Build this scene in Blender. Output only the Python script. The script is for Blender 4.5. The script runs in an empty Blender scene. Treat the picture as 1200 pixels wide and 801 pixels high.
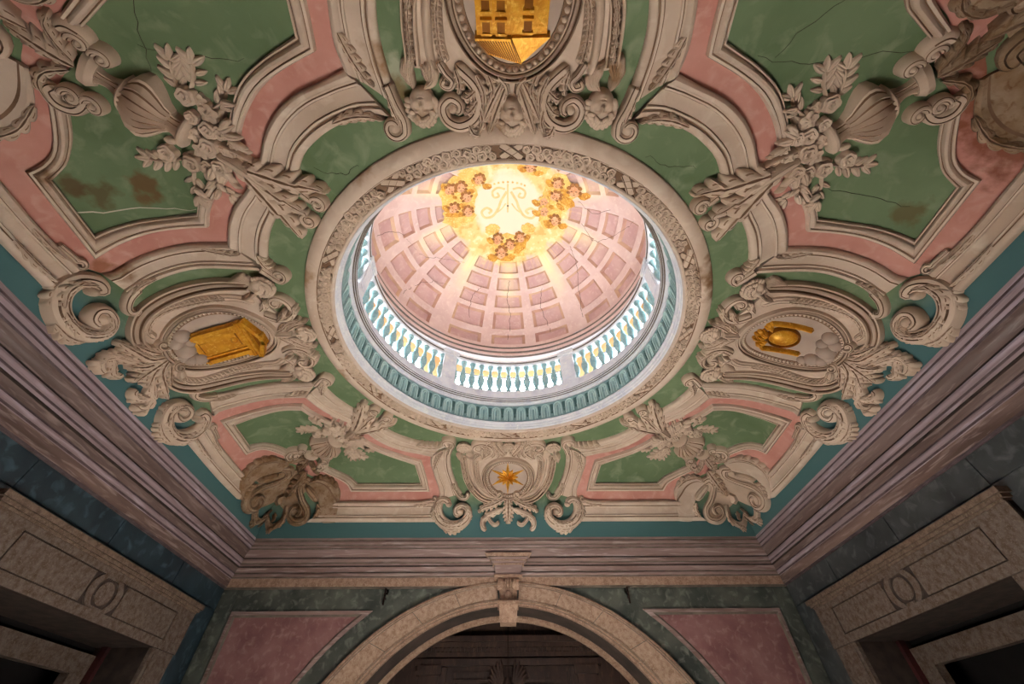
import bpy, bmesh, math, random
from math import sin, cos, pi, radians, sqrt, atan2, hypot
from mathutils import Vector, Matrix

random.seed(7)
SC = bpy.context.scene
COL = SC.collection

# ---------------------------------------------------------------- camera
F_PX, PITCH, YAW, ROLL = 466.7, 0.8413, 0.0219, 0.0135
cam_d = bpy.data.cameras.new('camera')
cam_d.sensor_width = 36.0
cam_d.lens = F_PX / 1200.0 * 36.0
cam_d.clip_start = 0.05
cam = bpy.data.objects.new('camera', cam_d)
COL.objects.link(cam)
def cam_axes():
    cy, sy = cos(YAW), sin(YAW); cp, sp = cos(PITCH), sin(PITCH); cr, sr = cos(ROLL), sin(ROLL)
    x1 = Vector((cy, -sy, 0)); y1 = Vector((sy, cy, 0)); z1 = Vector((0, 0, 1))
    fw = y1 * cp + z1 * sp; up = z1 * cp - y1 * sp
    return x1 * cr - up * sr, x1 * sr + up * cr, fw
r_, u_, f_ = cam_axes()
cam.matrix_world = Matrix(((r_.x, u_.x, -f_.x, -0.045), (r_.y, u_.y, -f_.y, -3.393), (r_.z, u_.z, -f_.z, 1.5), (0, 0, 0, 1)))
SC.camera = cam

# ---------------------------------------------------------------- world, light, exposure
world = bpy.data.worlds.new('world'); SC.world = world
world.use_nodes = True
world.node_tree.nodes['Background'].inputs[0].default_value = (0.75, 0.85, 1.0, 1)
world.node_tree.nodes['Background'].inputs[1].default_value = 0.6
SC.view_settings.view_transform = 'Standard'
SC.view_settings.look = 'None'
SC.view_settings.gamma = 1.0
SC.view_settings.use_curve_mapping = False
SC.view_settings.exposure = 0.0
WINDOW_EMIT = 14.0
def spot(name, loc, target, power, col, angle, blend=0.6, size=0.0):
    d = bpy.data.lights.new(name, 'SPOT'); d.energy = power; d.color = col
    d.spot_size = radians(angle); d.spot_blend = blend; d.shadow_soft_size = size
    o = bpy.data.objects.new(name, d); COL.objects.link(o); o.location = loc
    o.rotation_euler = (Vector(target) - Vector(loc)).to_track_quat('-Z', 'Y').to_euler()
    return o
# added unseen spot standing in for daylight; its floor bounce lights the ceiling
spot('oculus_fill_spot', (0, -.4, 9.2), (0, .6, 0), 118000, (1.0, 0.97, 0.92), 18, 0.6)

# ---------------------------------------------------------------- materials
def _n(nt, t, **k):
    n = nt.nodes.new(t)
    for a, b in k.items(): setattr(n, a, b)
    return n
MATS = {}
def mat(name, c1, c2=None, c3=None, scale=2.0, rough=0.7, bump=0.0, bscale=30.0, metal=0.0, stretch=(1, 1, 1), vein=None, vscale=2.0, emit=None, estr=0.0, detail=6.0, spec=0.3, low=0.35, high=0.65):
    if name in MATS: return MATS[name]
    m = bpy.data.materials.new(name); m.use_nodes = True; nt = m.node_tree
    b = nt.nodes['Principled BSDF']
    b.inputs['Roughness'].default_value = rough; b.inputs['Metallic'].default_value = metal
    b.inputs['Specular IOR Level'].default_value = spec
    geo = _n(nt, 'ShaderNodeNewGeometry')
    mp = _n(nt, 'ShaderNodeMapping'); mp.inputs['Scale'].default_value = stretch
    nt.links.new(geo.outputs['Position'], mp.inputs[0])
    def noise(s, d=detail, dist=0.0):
        t = _n(nt, 'ShaderNodeTexNoise'); t.inputs['Scale'].default_value = s; t.inputs['Detail'].default_value = d
        t.inputs['Distortion'].default_value = dist
        nt.links.new(mp.outputs[0], t.inputs['Vector']); return t.outputs['Fac']
    def ramp(src, lo, hi):
        r = _n(nt, 'ShaderNodeMapRange'); r.inputs[1].default_value = lo; r.inputs[2].default_value = hi
        r.clamp = True; nt.links.new(src, r.inputs[0]); return r.outputs[0]
    def mix(fac, a, bb):
        x = _n(nt, 'ShaderNodeMix', data_type='RGBA')
        if isinstance(fac, float): x.inputs[0].default_value = fac
        else: nt.links.new(fac, x.inputs[0])
        for i, v in ((6, a), (7, bb)):
            if isinstance(v, tuple): x.inputs[i].default_value = (*v, 1)
            else: nt.links.new(v, x.inputs[i])
        return x.outputs[2]
    colr = c1
    if c2: colr = mix(ramp(noise(scale), low, high), colr, c2)
    if c3: colr = mix(ramp(noise(scale * 3.7, dist=0.6), 0.52, 0.75), colr, c3)
    if vein:
        t = _n(nt, 'ShaderNodeTexNoise'); t.inputs['Scale'].default_value = vscale; t.inputs['Detail'].default_value = 8; t.inputs['Distortion'].default_value = 1.2
        nt.links.new(mp.outputs[0], t.inputs['Vector'])
        s = _n(nt, 'ShaderNodeMath', operation='SUBTRACT'); nt.links.new(t.outputs['Fac'], s.inputs[0]); s.inputs[1].default_value = 0.5
        a = _n(nt, 'ShaderNodeMath', operation='ABSOLUTE'); nt.links.new(s.outputs[0], a.inputs[0])
        colr = mix(ramp(a.outputs[0], 0.035, 0.0), colr, vein)
    if isinstance(colr, tuple): b.inputs['Base Color'].default_value = (*colr, 1)
    else: nt.links.new(colr, b.inputs['Base Color'])
    if bump > 0:
        bp = _n(nt, 'ShaderNodeBump'); bp.inputs['Strength'].default_value = bump; bp.inputs['Distance'].default_value = 0.02
        nt.links.new(noise(bscale, 4.0), bp.inputs['Height']); nt.links.new(bp.outputs[0], b.inputs['Normal'])
    if emit:
        b.inputs['Emission Color'].default_value = (*emit, 1); b.inputs['Emission Strength'].default_value = estr
    m['nt'] = 1
    MATS[name] = m
    return m

def srgb(r, g, b):
    f = lambda c: (c / 12.92 if c <= 0.04045 else ((c + 0.055) / 1.055) ** 2.4)
    return (f(r / 255), f(g / 255), f(b / 255))

CREAM = mat('stucco_cream', srgb(206, 184, 166), srgb(190, 166, 147), srgb(214, 196, 178), scale=1.6, rough=0.75, bump=0.12, bscale=22)
ORN = mat('stucco_ornament', srgb(208, 185, 165), srgb(190, 166, 146), scale=3.0, rough=0.7, bump=0.1, bscale=30)
BROWN = mat('painted_brown_line', srgb(112, 84, 64), srgb(136, 106, 84), scale=4.0, rough=0.8)  # trompe-l'oeil shade lines painted into grooves, flutes and veins
LINE = mat('painted_light_line', srgb(222, 204, 186), srgb(206, 184, 165), scale=4.0, rough=0.8)  # pale paint, as highlights on moulding edges; also colours the beads
PINK = mat('pink_paint', srgb(202, 146, 134), srgb(188, 128, 116), srgb(208, 162, 148), scale=2.2, rough=0.75, bump=0.05)
PLATE = mat('cartouche_plate', srgb(186, 166, 152), srgb(168, 147, 134), scale=2.5, rough=0.75, bump=0.08)
GOLD = mat('gilding', srgb(228, 166, 50), srgb(204, 134, 30), srgb(244, 198, 92), scale=7.0, rough=0.4, metal=0.3, bump=0.25, bscale=40)
GOLDL = mat('gilding_dark', srgb(120, 70, 14), srgb(150, 92, 20), scale=9.0, rough=0.5, metal=0.4)
STAIN = mat('stained_stucco', srgb(134, 104, 74), srgb(168, 144, 122), srgb(112, 74, 40), scale=5.0, rough=0.6, bump=0.2)
VERDI = mat('verdigris_paint', srgb(158, 186, 186), srgb(132, 166, 170), srgb(184, 204, 200), scale=14.0, rough=0.6, bump=0.15)
VERDI2 = mat('frieze_green', srgb(130, 156, 154), srgb(110, 140, 142), srgb(146, 168, 164), scale=6.0, rough=0.7, bump=0.1)
VERDIL = mat('frieze_light', srgb(176, 200, 196), srgb(158, 186, 184), scale=8.0, rough=0.7)
VERDID = mat('frieze_line', srgb(70, 100, 98), rough=0.8)
WHITE = mat('white_marble', srgb(226, 224, 226), srgb(206, 204, 212), srgb(234, 231, 226), scale=5.0, rough=0.55, bump=0.05)
LINED = mat('groove_shade_dark', srgb(50, 40, 37), srgb(70, 56, 50), scale=9.0, rough=0.85)  # dark colour laid in recesses, standing in for their shade
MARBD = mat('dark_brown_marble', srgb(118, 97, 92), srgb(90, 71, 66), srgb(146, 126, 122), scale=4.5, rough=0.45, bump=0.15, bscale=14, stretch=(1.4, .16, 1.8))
GREYP = mat('groove_shade_purple', srgb(84, 68, 70), srgb(106, 90, 92), scale=8.0, rough=0.8)  # purple-brown shade colour for the side cornice grooves
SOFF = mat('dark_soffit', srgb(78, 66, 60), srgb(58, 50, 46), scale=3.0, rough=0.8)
GREYL = mat('grey_line', srgb(96, 84, 76), srgb(120, 108, 98), scale=6.0, rough=0.8)
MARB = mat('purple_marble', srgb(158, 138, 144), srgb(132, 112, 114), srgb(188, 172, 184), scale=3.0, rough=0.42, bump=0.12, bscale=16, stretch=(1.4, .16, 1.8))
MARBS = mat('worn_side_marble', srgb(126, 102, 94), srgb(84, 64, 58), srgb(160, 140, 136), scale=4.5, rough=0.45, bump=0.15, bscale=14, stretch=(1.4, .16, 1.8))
MARBW = mat('worn_marble', srgb(150, 126, 120), srgb(122, 98, 92), srgb(176, 158, 154), scale=4.0, rough=0.5, bump=0.15, bscale=14, stretch=(.16, 1.4, 1.8))
DKGREY = mat('dark_grey_marble', srgb(70, 73, 74), srgb(46, 48, 50), srgb(92, 96, 96), scale=2.0, rough=0.45, bump=0.06)
DKGREEN = mat('dark_green_marble', srgb(90, 94, 86), srgb(57, 61, 58), srgb(120, 123, 115), scale=2.4, rough=0.45, bump=0.06)
BLUEM = mat('blue_green_marble', srgb(46, 62, 70), srgb(28, 38, 46), srgb(72, 92, 102), scale=1.7, rough=0.45, bump=0.06)
PINKM = mat('pink_marble', srgb(150, 110, 108), srgb(122, 82, 82), srgb(164, 130, 126), scale=3.0, rough=0.5, bump=0.1, low=.3, high=.7)
STONE = mat('limestone', srgb(166, 136, 116), srgb(136, 106, 88), srgb(184, 158, 138), scale=14.0, rough=0.75, bump=0.3, bscale=40)
STONEA = mat('arch_stone', srgb(176, 148, 128), srgb(146, 116, 96), srgb(190, 166, 148), scale=16.0, rough=0.75, bump=0.25, bscale=45)
STONEC = mat('crown_stone', srgb(118, 98, 85), srgb(90, 72, 60), srgb(134, 116, 102), scale=16.0, rough=0.7, bump=0.25, bscale=45)
STONED = mat('dark_reveal_stone', srgb(70, 58, 52), srgb(50, 42, 38), scale=8.0, rough=0.8, bump=0.15)
STONEF = mat('mottled_stone', srgb(108, 95, 87), srgb(82, 64, 52), srgb(122, 110, 100), scale=18.0, rough=0.75, bump=0.25, bscale=50)
WOOD = mat('dark_carved_wood', srgb(62, 44, 38), srgb(42, 30, 27), srgb(78, 56, 46), scale=5.0, rough=0.55, bump=0.25, bscale=30, stretch=(1, 1, 0.3))
IRON = mat('rusted_iron', srgb(52, 34, 28), srgb(34, 24, 22), scale=20, rough=0.6, metal=0.5)
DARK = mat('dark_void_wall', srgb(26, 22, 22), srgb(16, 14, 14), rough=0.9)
REDP = mat('dark_red_curtain', srgb(74, 32, 32), srgb(54, 24, 24), scale=4, rough=0.8)
FLOORM = mat('pale_stone_floor', srgb(208, 205, 200), srgb(196, 193, 188), scale=1.5, rough=0.7)
PINKD = mat('dome_pink', srgb(212, 182, 172), srgb(202, 168, 158), srgb(218, 192, 180), scale=3.0, rough=0.85)
COFF = mat('coffer_pink', srgb(196, 158, 150), srgb(186, 146, 140), srgb(204, 170, 160), scale=3.2, rough=0.85)
COFFE = mat('coffer_edge', srgb(172, 126, 112), srgb(204, 166, 136), scale=2.0, rough=0.85)
CRACK = mat('crack', srgb(60, 50, 42), rough=0.95)
CRACKP = mat('plaster_crack', srgb(206, 196, 180), rough=0.95)
GALL = mat('gallery_wall_ochre', srgb(226, 186, 130), srgb(214, 168, 112), scale=2.0, rough=0.8)
SKYP = mat('daylit_window_pane', (0.9, 0.94, 1.0), rough=0.3, emit=(0.85, 0.92, 1.0), estr=WINDOW_EMIT)

# ---------------------------------------------------------------- the coved ceiling as a sheet (u, v, h)
CZ, RC, X0, Y0 = 5.5, 1.08, 3.306, 2.72
UE, VE = X0 + RC * pi / 2, Y0 + RC * pi / 2
def cove(s, s0, h):
    a = abs(s)
    if a <= s0: return s, CZ - h
    th = min((a - s0) / RC, pi / 2 + 0.05)
    x = s0 + (RC - h) * sin(th)
    return (x if s > 0 else -x), CZ - RC + (RC - h) * cos(th)
def S(u, v, h=0.0):
    x, zx = cove(u, X0, h); y, zy = cove(v, Y0, h)
    return Vector((x, y, min(zx, zy)))
def sheet_frame(u, v, ang, h=0.0):
    """matrix: local x along sheet direction ang, local z out of the ceiling into the room"""
    e = 0.01; p = S(u, v, h); d = S(u + e * cos(ang), v + e * sin(ang), h) - p; d.normalize()
    q = S(u - e * sin(ang), v + e * cos(ang), h) - p; q.normalize()
    z = d.cross(q)
    if z.z > 0: z = -z
    z.normalize(); y = z.cross(d); y.normalize()
    return Matrix(((d.x, y.x, z.x, p.x), (d.y, y.y, z.y, p.y), (d.z, y.z, z.z, p.z), (0, 0, 0, 1)))

def cr(pts, n=8, closed=False):
    """Catmull-Rom through the points"""
    if len(pts) < 3 and not closed:
        (a, b) = pts
        return [tuple(a[k] + (b[k] - a[k]) * i / n for k in range(len(a))) for i in range(n + 1)]
    P = list(pts); out = []; L = len(P)
    rng = range(L) if closed else range(L - 1)
    for i in rng:
        g = (lambda j: P[j % L]) if closed else (lambda j: P[min(max(j, 0), L - 1)])
        p0, p1, p2, p3 = g(i - 1), g(i), g(i + 1), g(i + 2)
        for k in range(n):
            t = k / n
            out.append(tuple(0.5 * (2 * b + (c - a) * t + (2 * a - 5 * b + 4 * c - d) * t * t + (3 * b - a - 3 * c + d) * t ** 3) for a, b, c, d in zip(p0, p1, p2, p3)))
    if not closed: out.append(tuple(P[-1]))
    return out
def resample(pts, n):
    d = [0.0]
    for a, b in zip(pts[:-1], pts[1:]): d.append(d[-1] + hypot(b[0] - a[0], b[1] - a[1]))
    out = []; j = 0
    for i in range(n + 1):
        t = d[-1] * i / n
        while j < len(d) - 2 and d[j + 1] < t: j += 1
        s = (t - d[j]) / max(1e-9, d[j + 1] - d[j]); s = min(max(s, 0), 1)
        out.append(tuple(a + (b - a) * s for a, b in zip(pts[j], pts[j + 1])))
    return out

def add_stains(m, lst):
    nt = m.node_tree; b = nt.nodes['Principled BSDF']; col = b.inputs['Base Color'].links[0].from_socket
    geo = _n(nt, 'ShaderNodeNewGeometry')
    nz = _n(nt, 'ShaderNodeTexNoise'); nz.inputs['Scale'].default_value = 8; nz.inputs['Detail'].default_value = 7
    nt.links.new(geo.outputs['Position'], nz.inputs['Vector'])
    for (u, v, rad, c) in lst:
        d = _n(nt, 'ShaderNodeVectorMath', operation='DISTANCE'); nt.links.new(geo.outputs['Position'], d.inputs[0]); d.inputs[1].default_value = S(u, v)
        ad = _n(nt, 'ShaderNodeMath', operation='MULTIPLY_ADD'); nt.links.new(nz.outputs['Fac'], ad.inputs[0]); ad.inputs[1].default_value = -rad * 2.6; nt.links.new(d.outputs['Value'], ad.inputs[2])
        rr = _n(nt, 'ShaderNodeMapRange'); rr.inputs[1].default_value = -rad * .15; rr.inputs[2].default_value = -rad * .8; rr.inputs[4].default_value = 0.8
        nt.links.new(ad.outputs[0], rr.inputs[0])
        m2 = _n(nt, 'ShaderNodeMix', data_type='RGBA'); nt.links.new(rr.outputs[0], m2.inputs[0]); nt.links.new(col, m2.inputs[6]); m2.inputs[7].default_value = (*srgb(*c), 1)
        col = m2.outputs[2]
    nt.links.new(col, b.inputs['Base Color'])
BRS = (118, 78, 40)
add_stains(CREAM, [(-4.22, -1.12, .14, BRS), (-4.30, -2.10, .16, BRS), (-1.02, -2.95, .16, (150, 112, 72)), (-2.45, -.9, .18, (150, 112, 72)), (2.42, -1.0, .25, (120, 84, 50)), (2.45, -.75, .2, (120, 84, 50)), (-2.4, .8, .15, (150, 112, 72)), (4.33, -2.4, .2, BRS), (-1.5, -2.06, .15, (156, 118, 80))])
add_stains(PINK, [(-4.32, -1.22, .10, (140, 84, 50)), (4.35, -2.5, .30, (120, 62, 34)), (4.0, -2.75, .25, (128, 70, 40)), (3.85, -2.95, .2, (128, 70, 40))])
add_stains(ORN, [(.85, -2.9, .16, (150, 112, 72)), (-.8, -2.55, .12, (150, 112, 72)), (-.1, -2.5, .14, (140, 104, 70)), (2.3, -1.0, .2, (120, 84, 50)), (-3.95, .65, .06, (140, 100, 60))])

# ---------------------------------------------------------------- object helpers
def finish(name, me, mats, parent=None, loc=(0, 0, 0), smooth=35):
    for m in mats: me.materials.append(m)
    if smooth:
        me.polygons.foreach_set('use_smooth', [True] * len(me.polygons))
        if smooth < 180: me.set_sharp_from_angle(angle=radians(smooth))
    o = bpy.data.objects.new(name, me); COL.objects.link(o)
    if parent: o.parent = parent
    o.location = loc
    return o
def thing(name, label, cat, loc=(0, 0, 0), group=None):
    o = bpy.data.objects.new(name, None); COL.objects.link(o); o.location = loc
    o.empty_display_size = 0.2
    o['label'] = label; o['category'] = cat
    if group: o['group'] = group
    return o
def tag(o, label, cat, group=None):
    o['label'] = label; o['category'] = cat
    if group: o['group'] = group
    return o
def struct(o): o['kind'] = 'structure'; return o
def ploc(p): return Vector(p.location) if p else Vector((0, 0, 0))
def place(name, me, mw, parent=None):
    o = bpy.data.objects.new(name, me); COL.objects.link(o)
    if parent:
        o.parent = parent
        mw = Matrix.Translation(-world_loc(parent)) @ mw
    o.matrix_local = mw
    return o
def world_loc(p):
    v = Vector((0, 0, 0))
    while p: v += Vector(p.location); p = p.parent
    return v

class RB:
    """relief builder on the ceiling sheet; sx, sy mirror it into a quadrant"""
    sx = 1; sy = 1
    def __init__(s): s.v = []; s.f = []; s.m = []
    def row(s, pts):
        i = len(s.v); s.v.extend(pts); return list(range(i, i + len(pts)))
    def quads(s, r0, r1, mats=0, closed=False):
        n = len(r0)
        for i in range(n if closed else n - 1):
            j = (i + 1) % n
            s.f.append((r0[i], r0[j], r1[j], r1[i])); s.m.append(mats if isinstance(mats, int) else mats[i])
    def strip(s, A, B, prof, n=14, smooth=True, caps=True):
        A = resample(cr(A, 8) if smooth else A, n); B = resample(cr(B, 8) if smooth else B, n)
        mats = [p[2] if len(p) > 2 else 0 for p in prof]; prev = None; rows = []
        for a, b in zip(A, B):
            r = s.row([(a[0] + (b[0] - a[0]) * p[0], a[1] + (b[1] - a[1]) * p[0], p[1]) for p in prof])
            if prev: s.quads(prev, r, mats)
            prev = r; rows.append(r)
        if caps:
            for r in (rows[0], rows[-1]): s.f.append(tuple(r)); s.m.append(0)
        return s
    def tube(s, path, w, h, prof=None, n=None, taper=(0.0, 0.0), base=-0.01, mats=0, smooth=True):
        """half-round ridge along path; w, h are numbers or lists along the path"""
        P = cr(path, 8) if smooth else list(path)
        n = n or max(8, len(P) - 1); P = resample(P, n)
        prof = prof or [(-1, 0), (-.92, .45), (-.7, .75), (-.38, .94), (0, 1), (.38, .94), (.7, .75), (.92, .45), (1, 0)]
        prev = None
        def val(q, t):
            if callable(q): return q(t)
            if isinstance(q, (int, float)): return q
            x = t * (len(q) - 1); i = min(int(x), len(q) - 2); return q[i] + (q[i + 1] - q[i]) * (x - i)
        for i, p in enumerate(P):
            a = P[max(i - 1, 0)]; b = P[min(i + 1, n)]
            dx, dy = b[0] - a[0], b[1] - a[1]; L = hypot(dx, dy) or 1; nx, ny = -dy / L, dx / L
            t = i / n; k = 1.0
            if taper[0] > 0 and t < taper[0]: k = sqrt(max(0.0, 1 - (1 - t / taper[0]) ** 2))
            if taper[1] > 0 and t > 1 - taper[1]: k = min(k, sqrt(max(0.0, 1 - ((t - 1 + taper[1]) / taper[1]) ** 2)))
            k = max(k, 0.04); ww = val(w, t) * k; hh = val(h, t) * max(k, .25)
            r = s.row([(p[0] + nx * ww * q[0], p[1] + ny * ww * q[0], base + (hh - base) * q[1]) for q in prof])
            if prev: s.quads(prev, r, mats)
            else: s.f.append(tuple(r)); s.m.append(0)
            prev = r
        s.f.append(tuple(prev)); s.m.append(0)
        return s
    def leaf(s, path, W, H, lobes=5, curl=0.5, base=0.0, vein=0, n=None, sharp=0.55):
        """lobed acanthus leaf along path: W half-width, H height; tip curls up by curl"""
        n = n or lobes * 7; P = resample(cr(path, 8), n); ns = 8; prev = None
        for i, p in enumerate(P):
            a = P[max(i - 1, 0)]; b = P[min(i + 1, n)]
            dx, dy = b[0] - a[0], b[1] - a[1]; L = hypot(dx, dy) or 1; dx /= L; dy /= L; nx, ny = -dy, dx
            t = i / n; env = (sin(pi * min(1, t * .93 + .07) ** .75)) ** .6 if t < 1 else 0.0
            ph = (t * lobes) % 1.0
            lob = (1 - sharp) + sharp * (sin(pi * min(1, ph * .94 + .03)) ** .8)
            w = max(W * env * lob, W * 0.05)
            hh = H * (0.35 + 0.65 * env) + H * curl * t * t
            row = []
            for k in range(-ns, ns + 1):
                q = k / ns; aq = abs(q)
                back = 0.9 * w * aq ** 1.5
                pr = (1 - aq ** 2.2) * .8 + .2 * (1 - aq) - .28 * math.exp(-(q / .1) ** 2) - .16 * math.exp(-((aq - .5) / .13) ** 2) * (0.4 + 0.6 * ph)
                if aq > .99: pr = -0.15
                X_, Y_ = p[0] + nx * w * q + dx * back, p[1] + ny * w * q + dy * back
                row.append((X_, Y_, (base(*p) if callable(base) else base) + hh * pr))
            row = [(row[0][0], row[0][1], -.004)] + row + [(row[-1][0], row[-1][1], -.004)]
            r = s.row(row)
            mt = [0] + [(vein if (abs(k + .5) < 1 and i % 2 == 0 or abs(k + .5) < .6 or (abs(abs(k + .5) - 4.5) < .1 and .35 < ph < .8)) else 0) for k in range(-ns, ns)] + [0]
            if prev: s.quads(prev, r, mt)
            prev = r
        s.f.append(tuple(prev)); s.m.append(0)
        return s
    def blob(s, c, ru, rv, H, ang=0, base=-0.01, rings=5, seg=16, mats=0):
        prev = None
        for i in range(rings + 1):
            t = i / rings * pi / 2; pts = []
            for k in range(seg):
                a = 2 * pi * k / seg; x = ru * cos(t) * cos(a); y = rv * cos(t) * sin(a)
                pts.append((c[0] + x * cos(ang) - y * sin(ang), c[1] + x * sin(ang) + y * cos(ang), base + H * sin(t)))
            r = s.row(pts)
            if prev: s.quads(prev, r, mats, closed=True)
            prev = r
        s.f.append(tuple(prev)); s.m.append(mats)
        return s
    def fan(s, bound, centre, hfun, rings=5, mats=0, skirt=True):
        prev = None
        if skirt:
            prev = s.row([(b[0], b[1], -0.01) for b in bound])
        for i in range(rings):
            t = i / rings
            r = s.row([(b[0] + (centre[0] - b[0]) * t, b[1] + (centre[1] - b[1]) * t, hfun(t)) for b in bound])
            if prev: s.quads(prev, r, mats, closed=True)
            prev = r
        s.f.append(tuple(prev)); s.m.append(mats)
        return s
    def box(s, c, lu, lv, h0, h1, ang=0, mats=0, taper=0.0):
        i = len(s.v)
        for hh, k in ((h0, 1.0), (h1, 1.0 - taper)):
            for x, y in ((-1, -1), (1, -1), (1, 1), (-1, 1)):
                X = x * lu / 2 * k; Y = y * lv / 2 * k
                s.v.append((c[0] + X * cos(ang) - Y * sin(ang), c[1] + X * sin(ang) + Y * cos(ang), hh))
        for f in ((0, 1, 2, 3), (4, 5, 6, 7), (0, 1, 5, 4), (1, 2, 6, 5), (2, 3, 7, 6), (3, 0, 4, 7)):
            s.f.append(tuple(i + k for k in f)); s.m.append(mats)
        return s
    def poly(s, pts, h0, h1, mats=0, inset=0.0):
        n = len(pts); cx = sum(p[0] for p in pts) / n; cy = sum(p[1] for p in pts) / n
        a = s.row([(p[0], p[1], h0) for p in pts])
        b = s.row([(p[0] + (cx - p[0]) * inset, p[1] + (cy - p[1]) * inset, h1) for p in pts])
        s.quads(a, b, mats, closed=True); s.f.append(tuple(b)); s.m.append(mats)
        return s
    def build(s, name, mats, parent=None, smooth=40):
        if not isinstance(mats, (list, tuple)): mats = [mats]
        o = world_loc(parent) if parent else Vector((0, 0, 0))
        me = bpy.data.meshes.new(name)
        me.from_pydata([(S(a * RB.sx, b * RB.sy, h) - o)[:] for a, b, h in s.v], [], s.f)
        me.polygons.foreach_set('material_index', [min(k, len(mats) - 1) for k in s.m])
        bm = bmesh.new(); bm.from_mesh(me)
        bmesh.ops.remove_doubles(bm, verts=bm.verts, dist=0.0004)
        bmesh.ops.recalc_face_normals(bm, faces=bm.faces)
        bm.to_mesh(me); bm.free()
        return finish(name, me, mats, parent, smooth=smooth)

def bm_obj(name, bm, mats, parent=None, smooth=35, loc=(0, 0, 0)):
    me = bpy.data.meshes.new(name)
    bmesh.ops.recalc_face_normals(bm, faces=bm.faces)
    bm.to_mesh(me); bm.free()
    return finish(name, me, mats if isinstance(mats, (list, tuple)) else [mats], parent, smooth=smooth, loc=loc)
def bbox(bm, lo, hi, mi=0):
    vs = [bm.verts.new((x, y, z)) for z in (lo[2], hi[2]) for y in (lo[1], hi[1]) for x in (lo[0], hi[0])]
    for f in ((0, 1, 3, 2), (4, 5, 7, 6), (0, 1, 5, 4), (1, 3, 7, 5), (3, 2, 6, 7), (2, 0, 4, 6)):
        fc = bm.faces.new([vs[k] for k in f]); fc.material_index = mi
def box_obj(name, lo, hi, m, parent=None):
    bm = bmesh.new(); o = world_loc(parent) if parent else Vector((0, 0, 0))
    bbox(bm, [lo[i] - o[i] for i in range(3)], [hi[i] - o[i] for i in range(3)])
    return bm_obj(name, bm, m, parent, smooth=0)
def grid_rows(bm, rows, closed=False, mats=None, closed_rows=False):
    V = [[bm.verts.new(p) for p in r] for r in rows]
    R = len(V)
    for i in range(R if closed_rows else R - 1):
        a, b = V[i], V[(i + 1) % R]; n = len(a)
        for k in range(n if closed else n - 1):
            j = (k + 1) % n
            try:
                f = bm.faces.new((a[k], a[j], b[j], b[k]))
                if mats: f.material_index = mats[i]
            except ValueError: pass
    return V
KY = 0.967          # the oculus and dome are very slightly shorter front to back
def ring(name, prof, mats, mlist, seg=144, parent=None, a0=0.0, a1=2 * pi, smooth=35):
    """profile (r, z) swept round the oculus axis"""
    bm = bmesh.new(); full = abs(a1 - a0 - 2 * pi) < 1e-6
    o = world_loc(parent) if parent else Vector((0, 0, 0))
    rows = []
    for i in range(seg if full else seg + 1):
        a = a0 + (a1 - a0) * i / seg
        rows.append([(r * sin(a) - o.x, r * cos(a) * KY - o.y, z - o.z) for r, z in prof])
    V = [[bm.verts.new(p) for p in r] for r in rows]; n = len(rows)
    for i in range(n if full else n - 1):
        for k in range(len(prof) - 1):
            f = bm.faces.new((V[i][k], V[i][k + 1], V[(i + 1) % n][k + 1], V[(i + 1) % n][k])); f.material_index = mlist[k] if mlist else 0
    return bm_obj(name, bm, mats, parent, smooth)

# ================================================================ STRUCTURE
WX, WY = 4.73, 4.16           # wall planes
CE = CZ - RC                  # height where the cove meets the cornice
R_OPEN, R_RIM = 2.20, 2.54

# ---- ceiling sheet
def ceiling_material():
    m = mat('ceiling_green', srgb(112, 130, 97), srgb(92, 111, 78), srgb(134, 146, 116), scale=1.3, rough=0.75, bump=0.1, bscale=12)
    nt = m.node_tree; b = nt.nodes['Principled BSDF']
    src = b.inputs['Base Color'].links[0].from_socket
    geo = _n(nt, 'ShaderNodeNewGeometry'); sep = _n(nt, 'ShaderNodeSeparateXYZ'); nt.links.new(geo.outputs['Position'], sep.inputs[0])
    # border paint turns teal down the cove, with blue skylight tint painted in
    r = _n(nt, 'ShaderNodeMapRange'); r.inputs[1].default_value = 5.10; r.inputs[2].default_value = 4.72; nt.links.new(sep.outputs[2], r.inputs[0])
    mx = _n(nt, 'ShaderNodeMix', data_type='RGBA'); nt.links.new(r.outputs[0], mx.inputs[0]); nt.links.new(src, mx.inputs[6]); mx.inputs[7].default_value = (*srgb(70, 105, 106), 1)
    col = mx.outputs[2]
    nt.links.new(col, b.inputs['Base Color'])
    add_stains(m, [(-3.60, -1.85, .15, (110, 74, 40)), (-3.95, -1.86, .14, (92, 78, 46)), (-4.1, -1.98, .09, (90, 66, 36)), (-.99, -2.86, .12, (176, 176, 152)), (-1.02, -2.72, .10, (120, 96, 60)), (-2.9, -0.9, .16, (100, 88, 52)), (4.0, -1.75, .14, (100, 88, 52))])
    return m
GREEN = ceiling_material()

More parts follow.
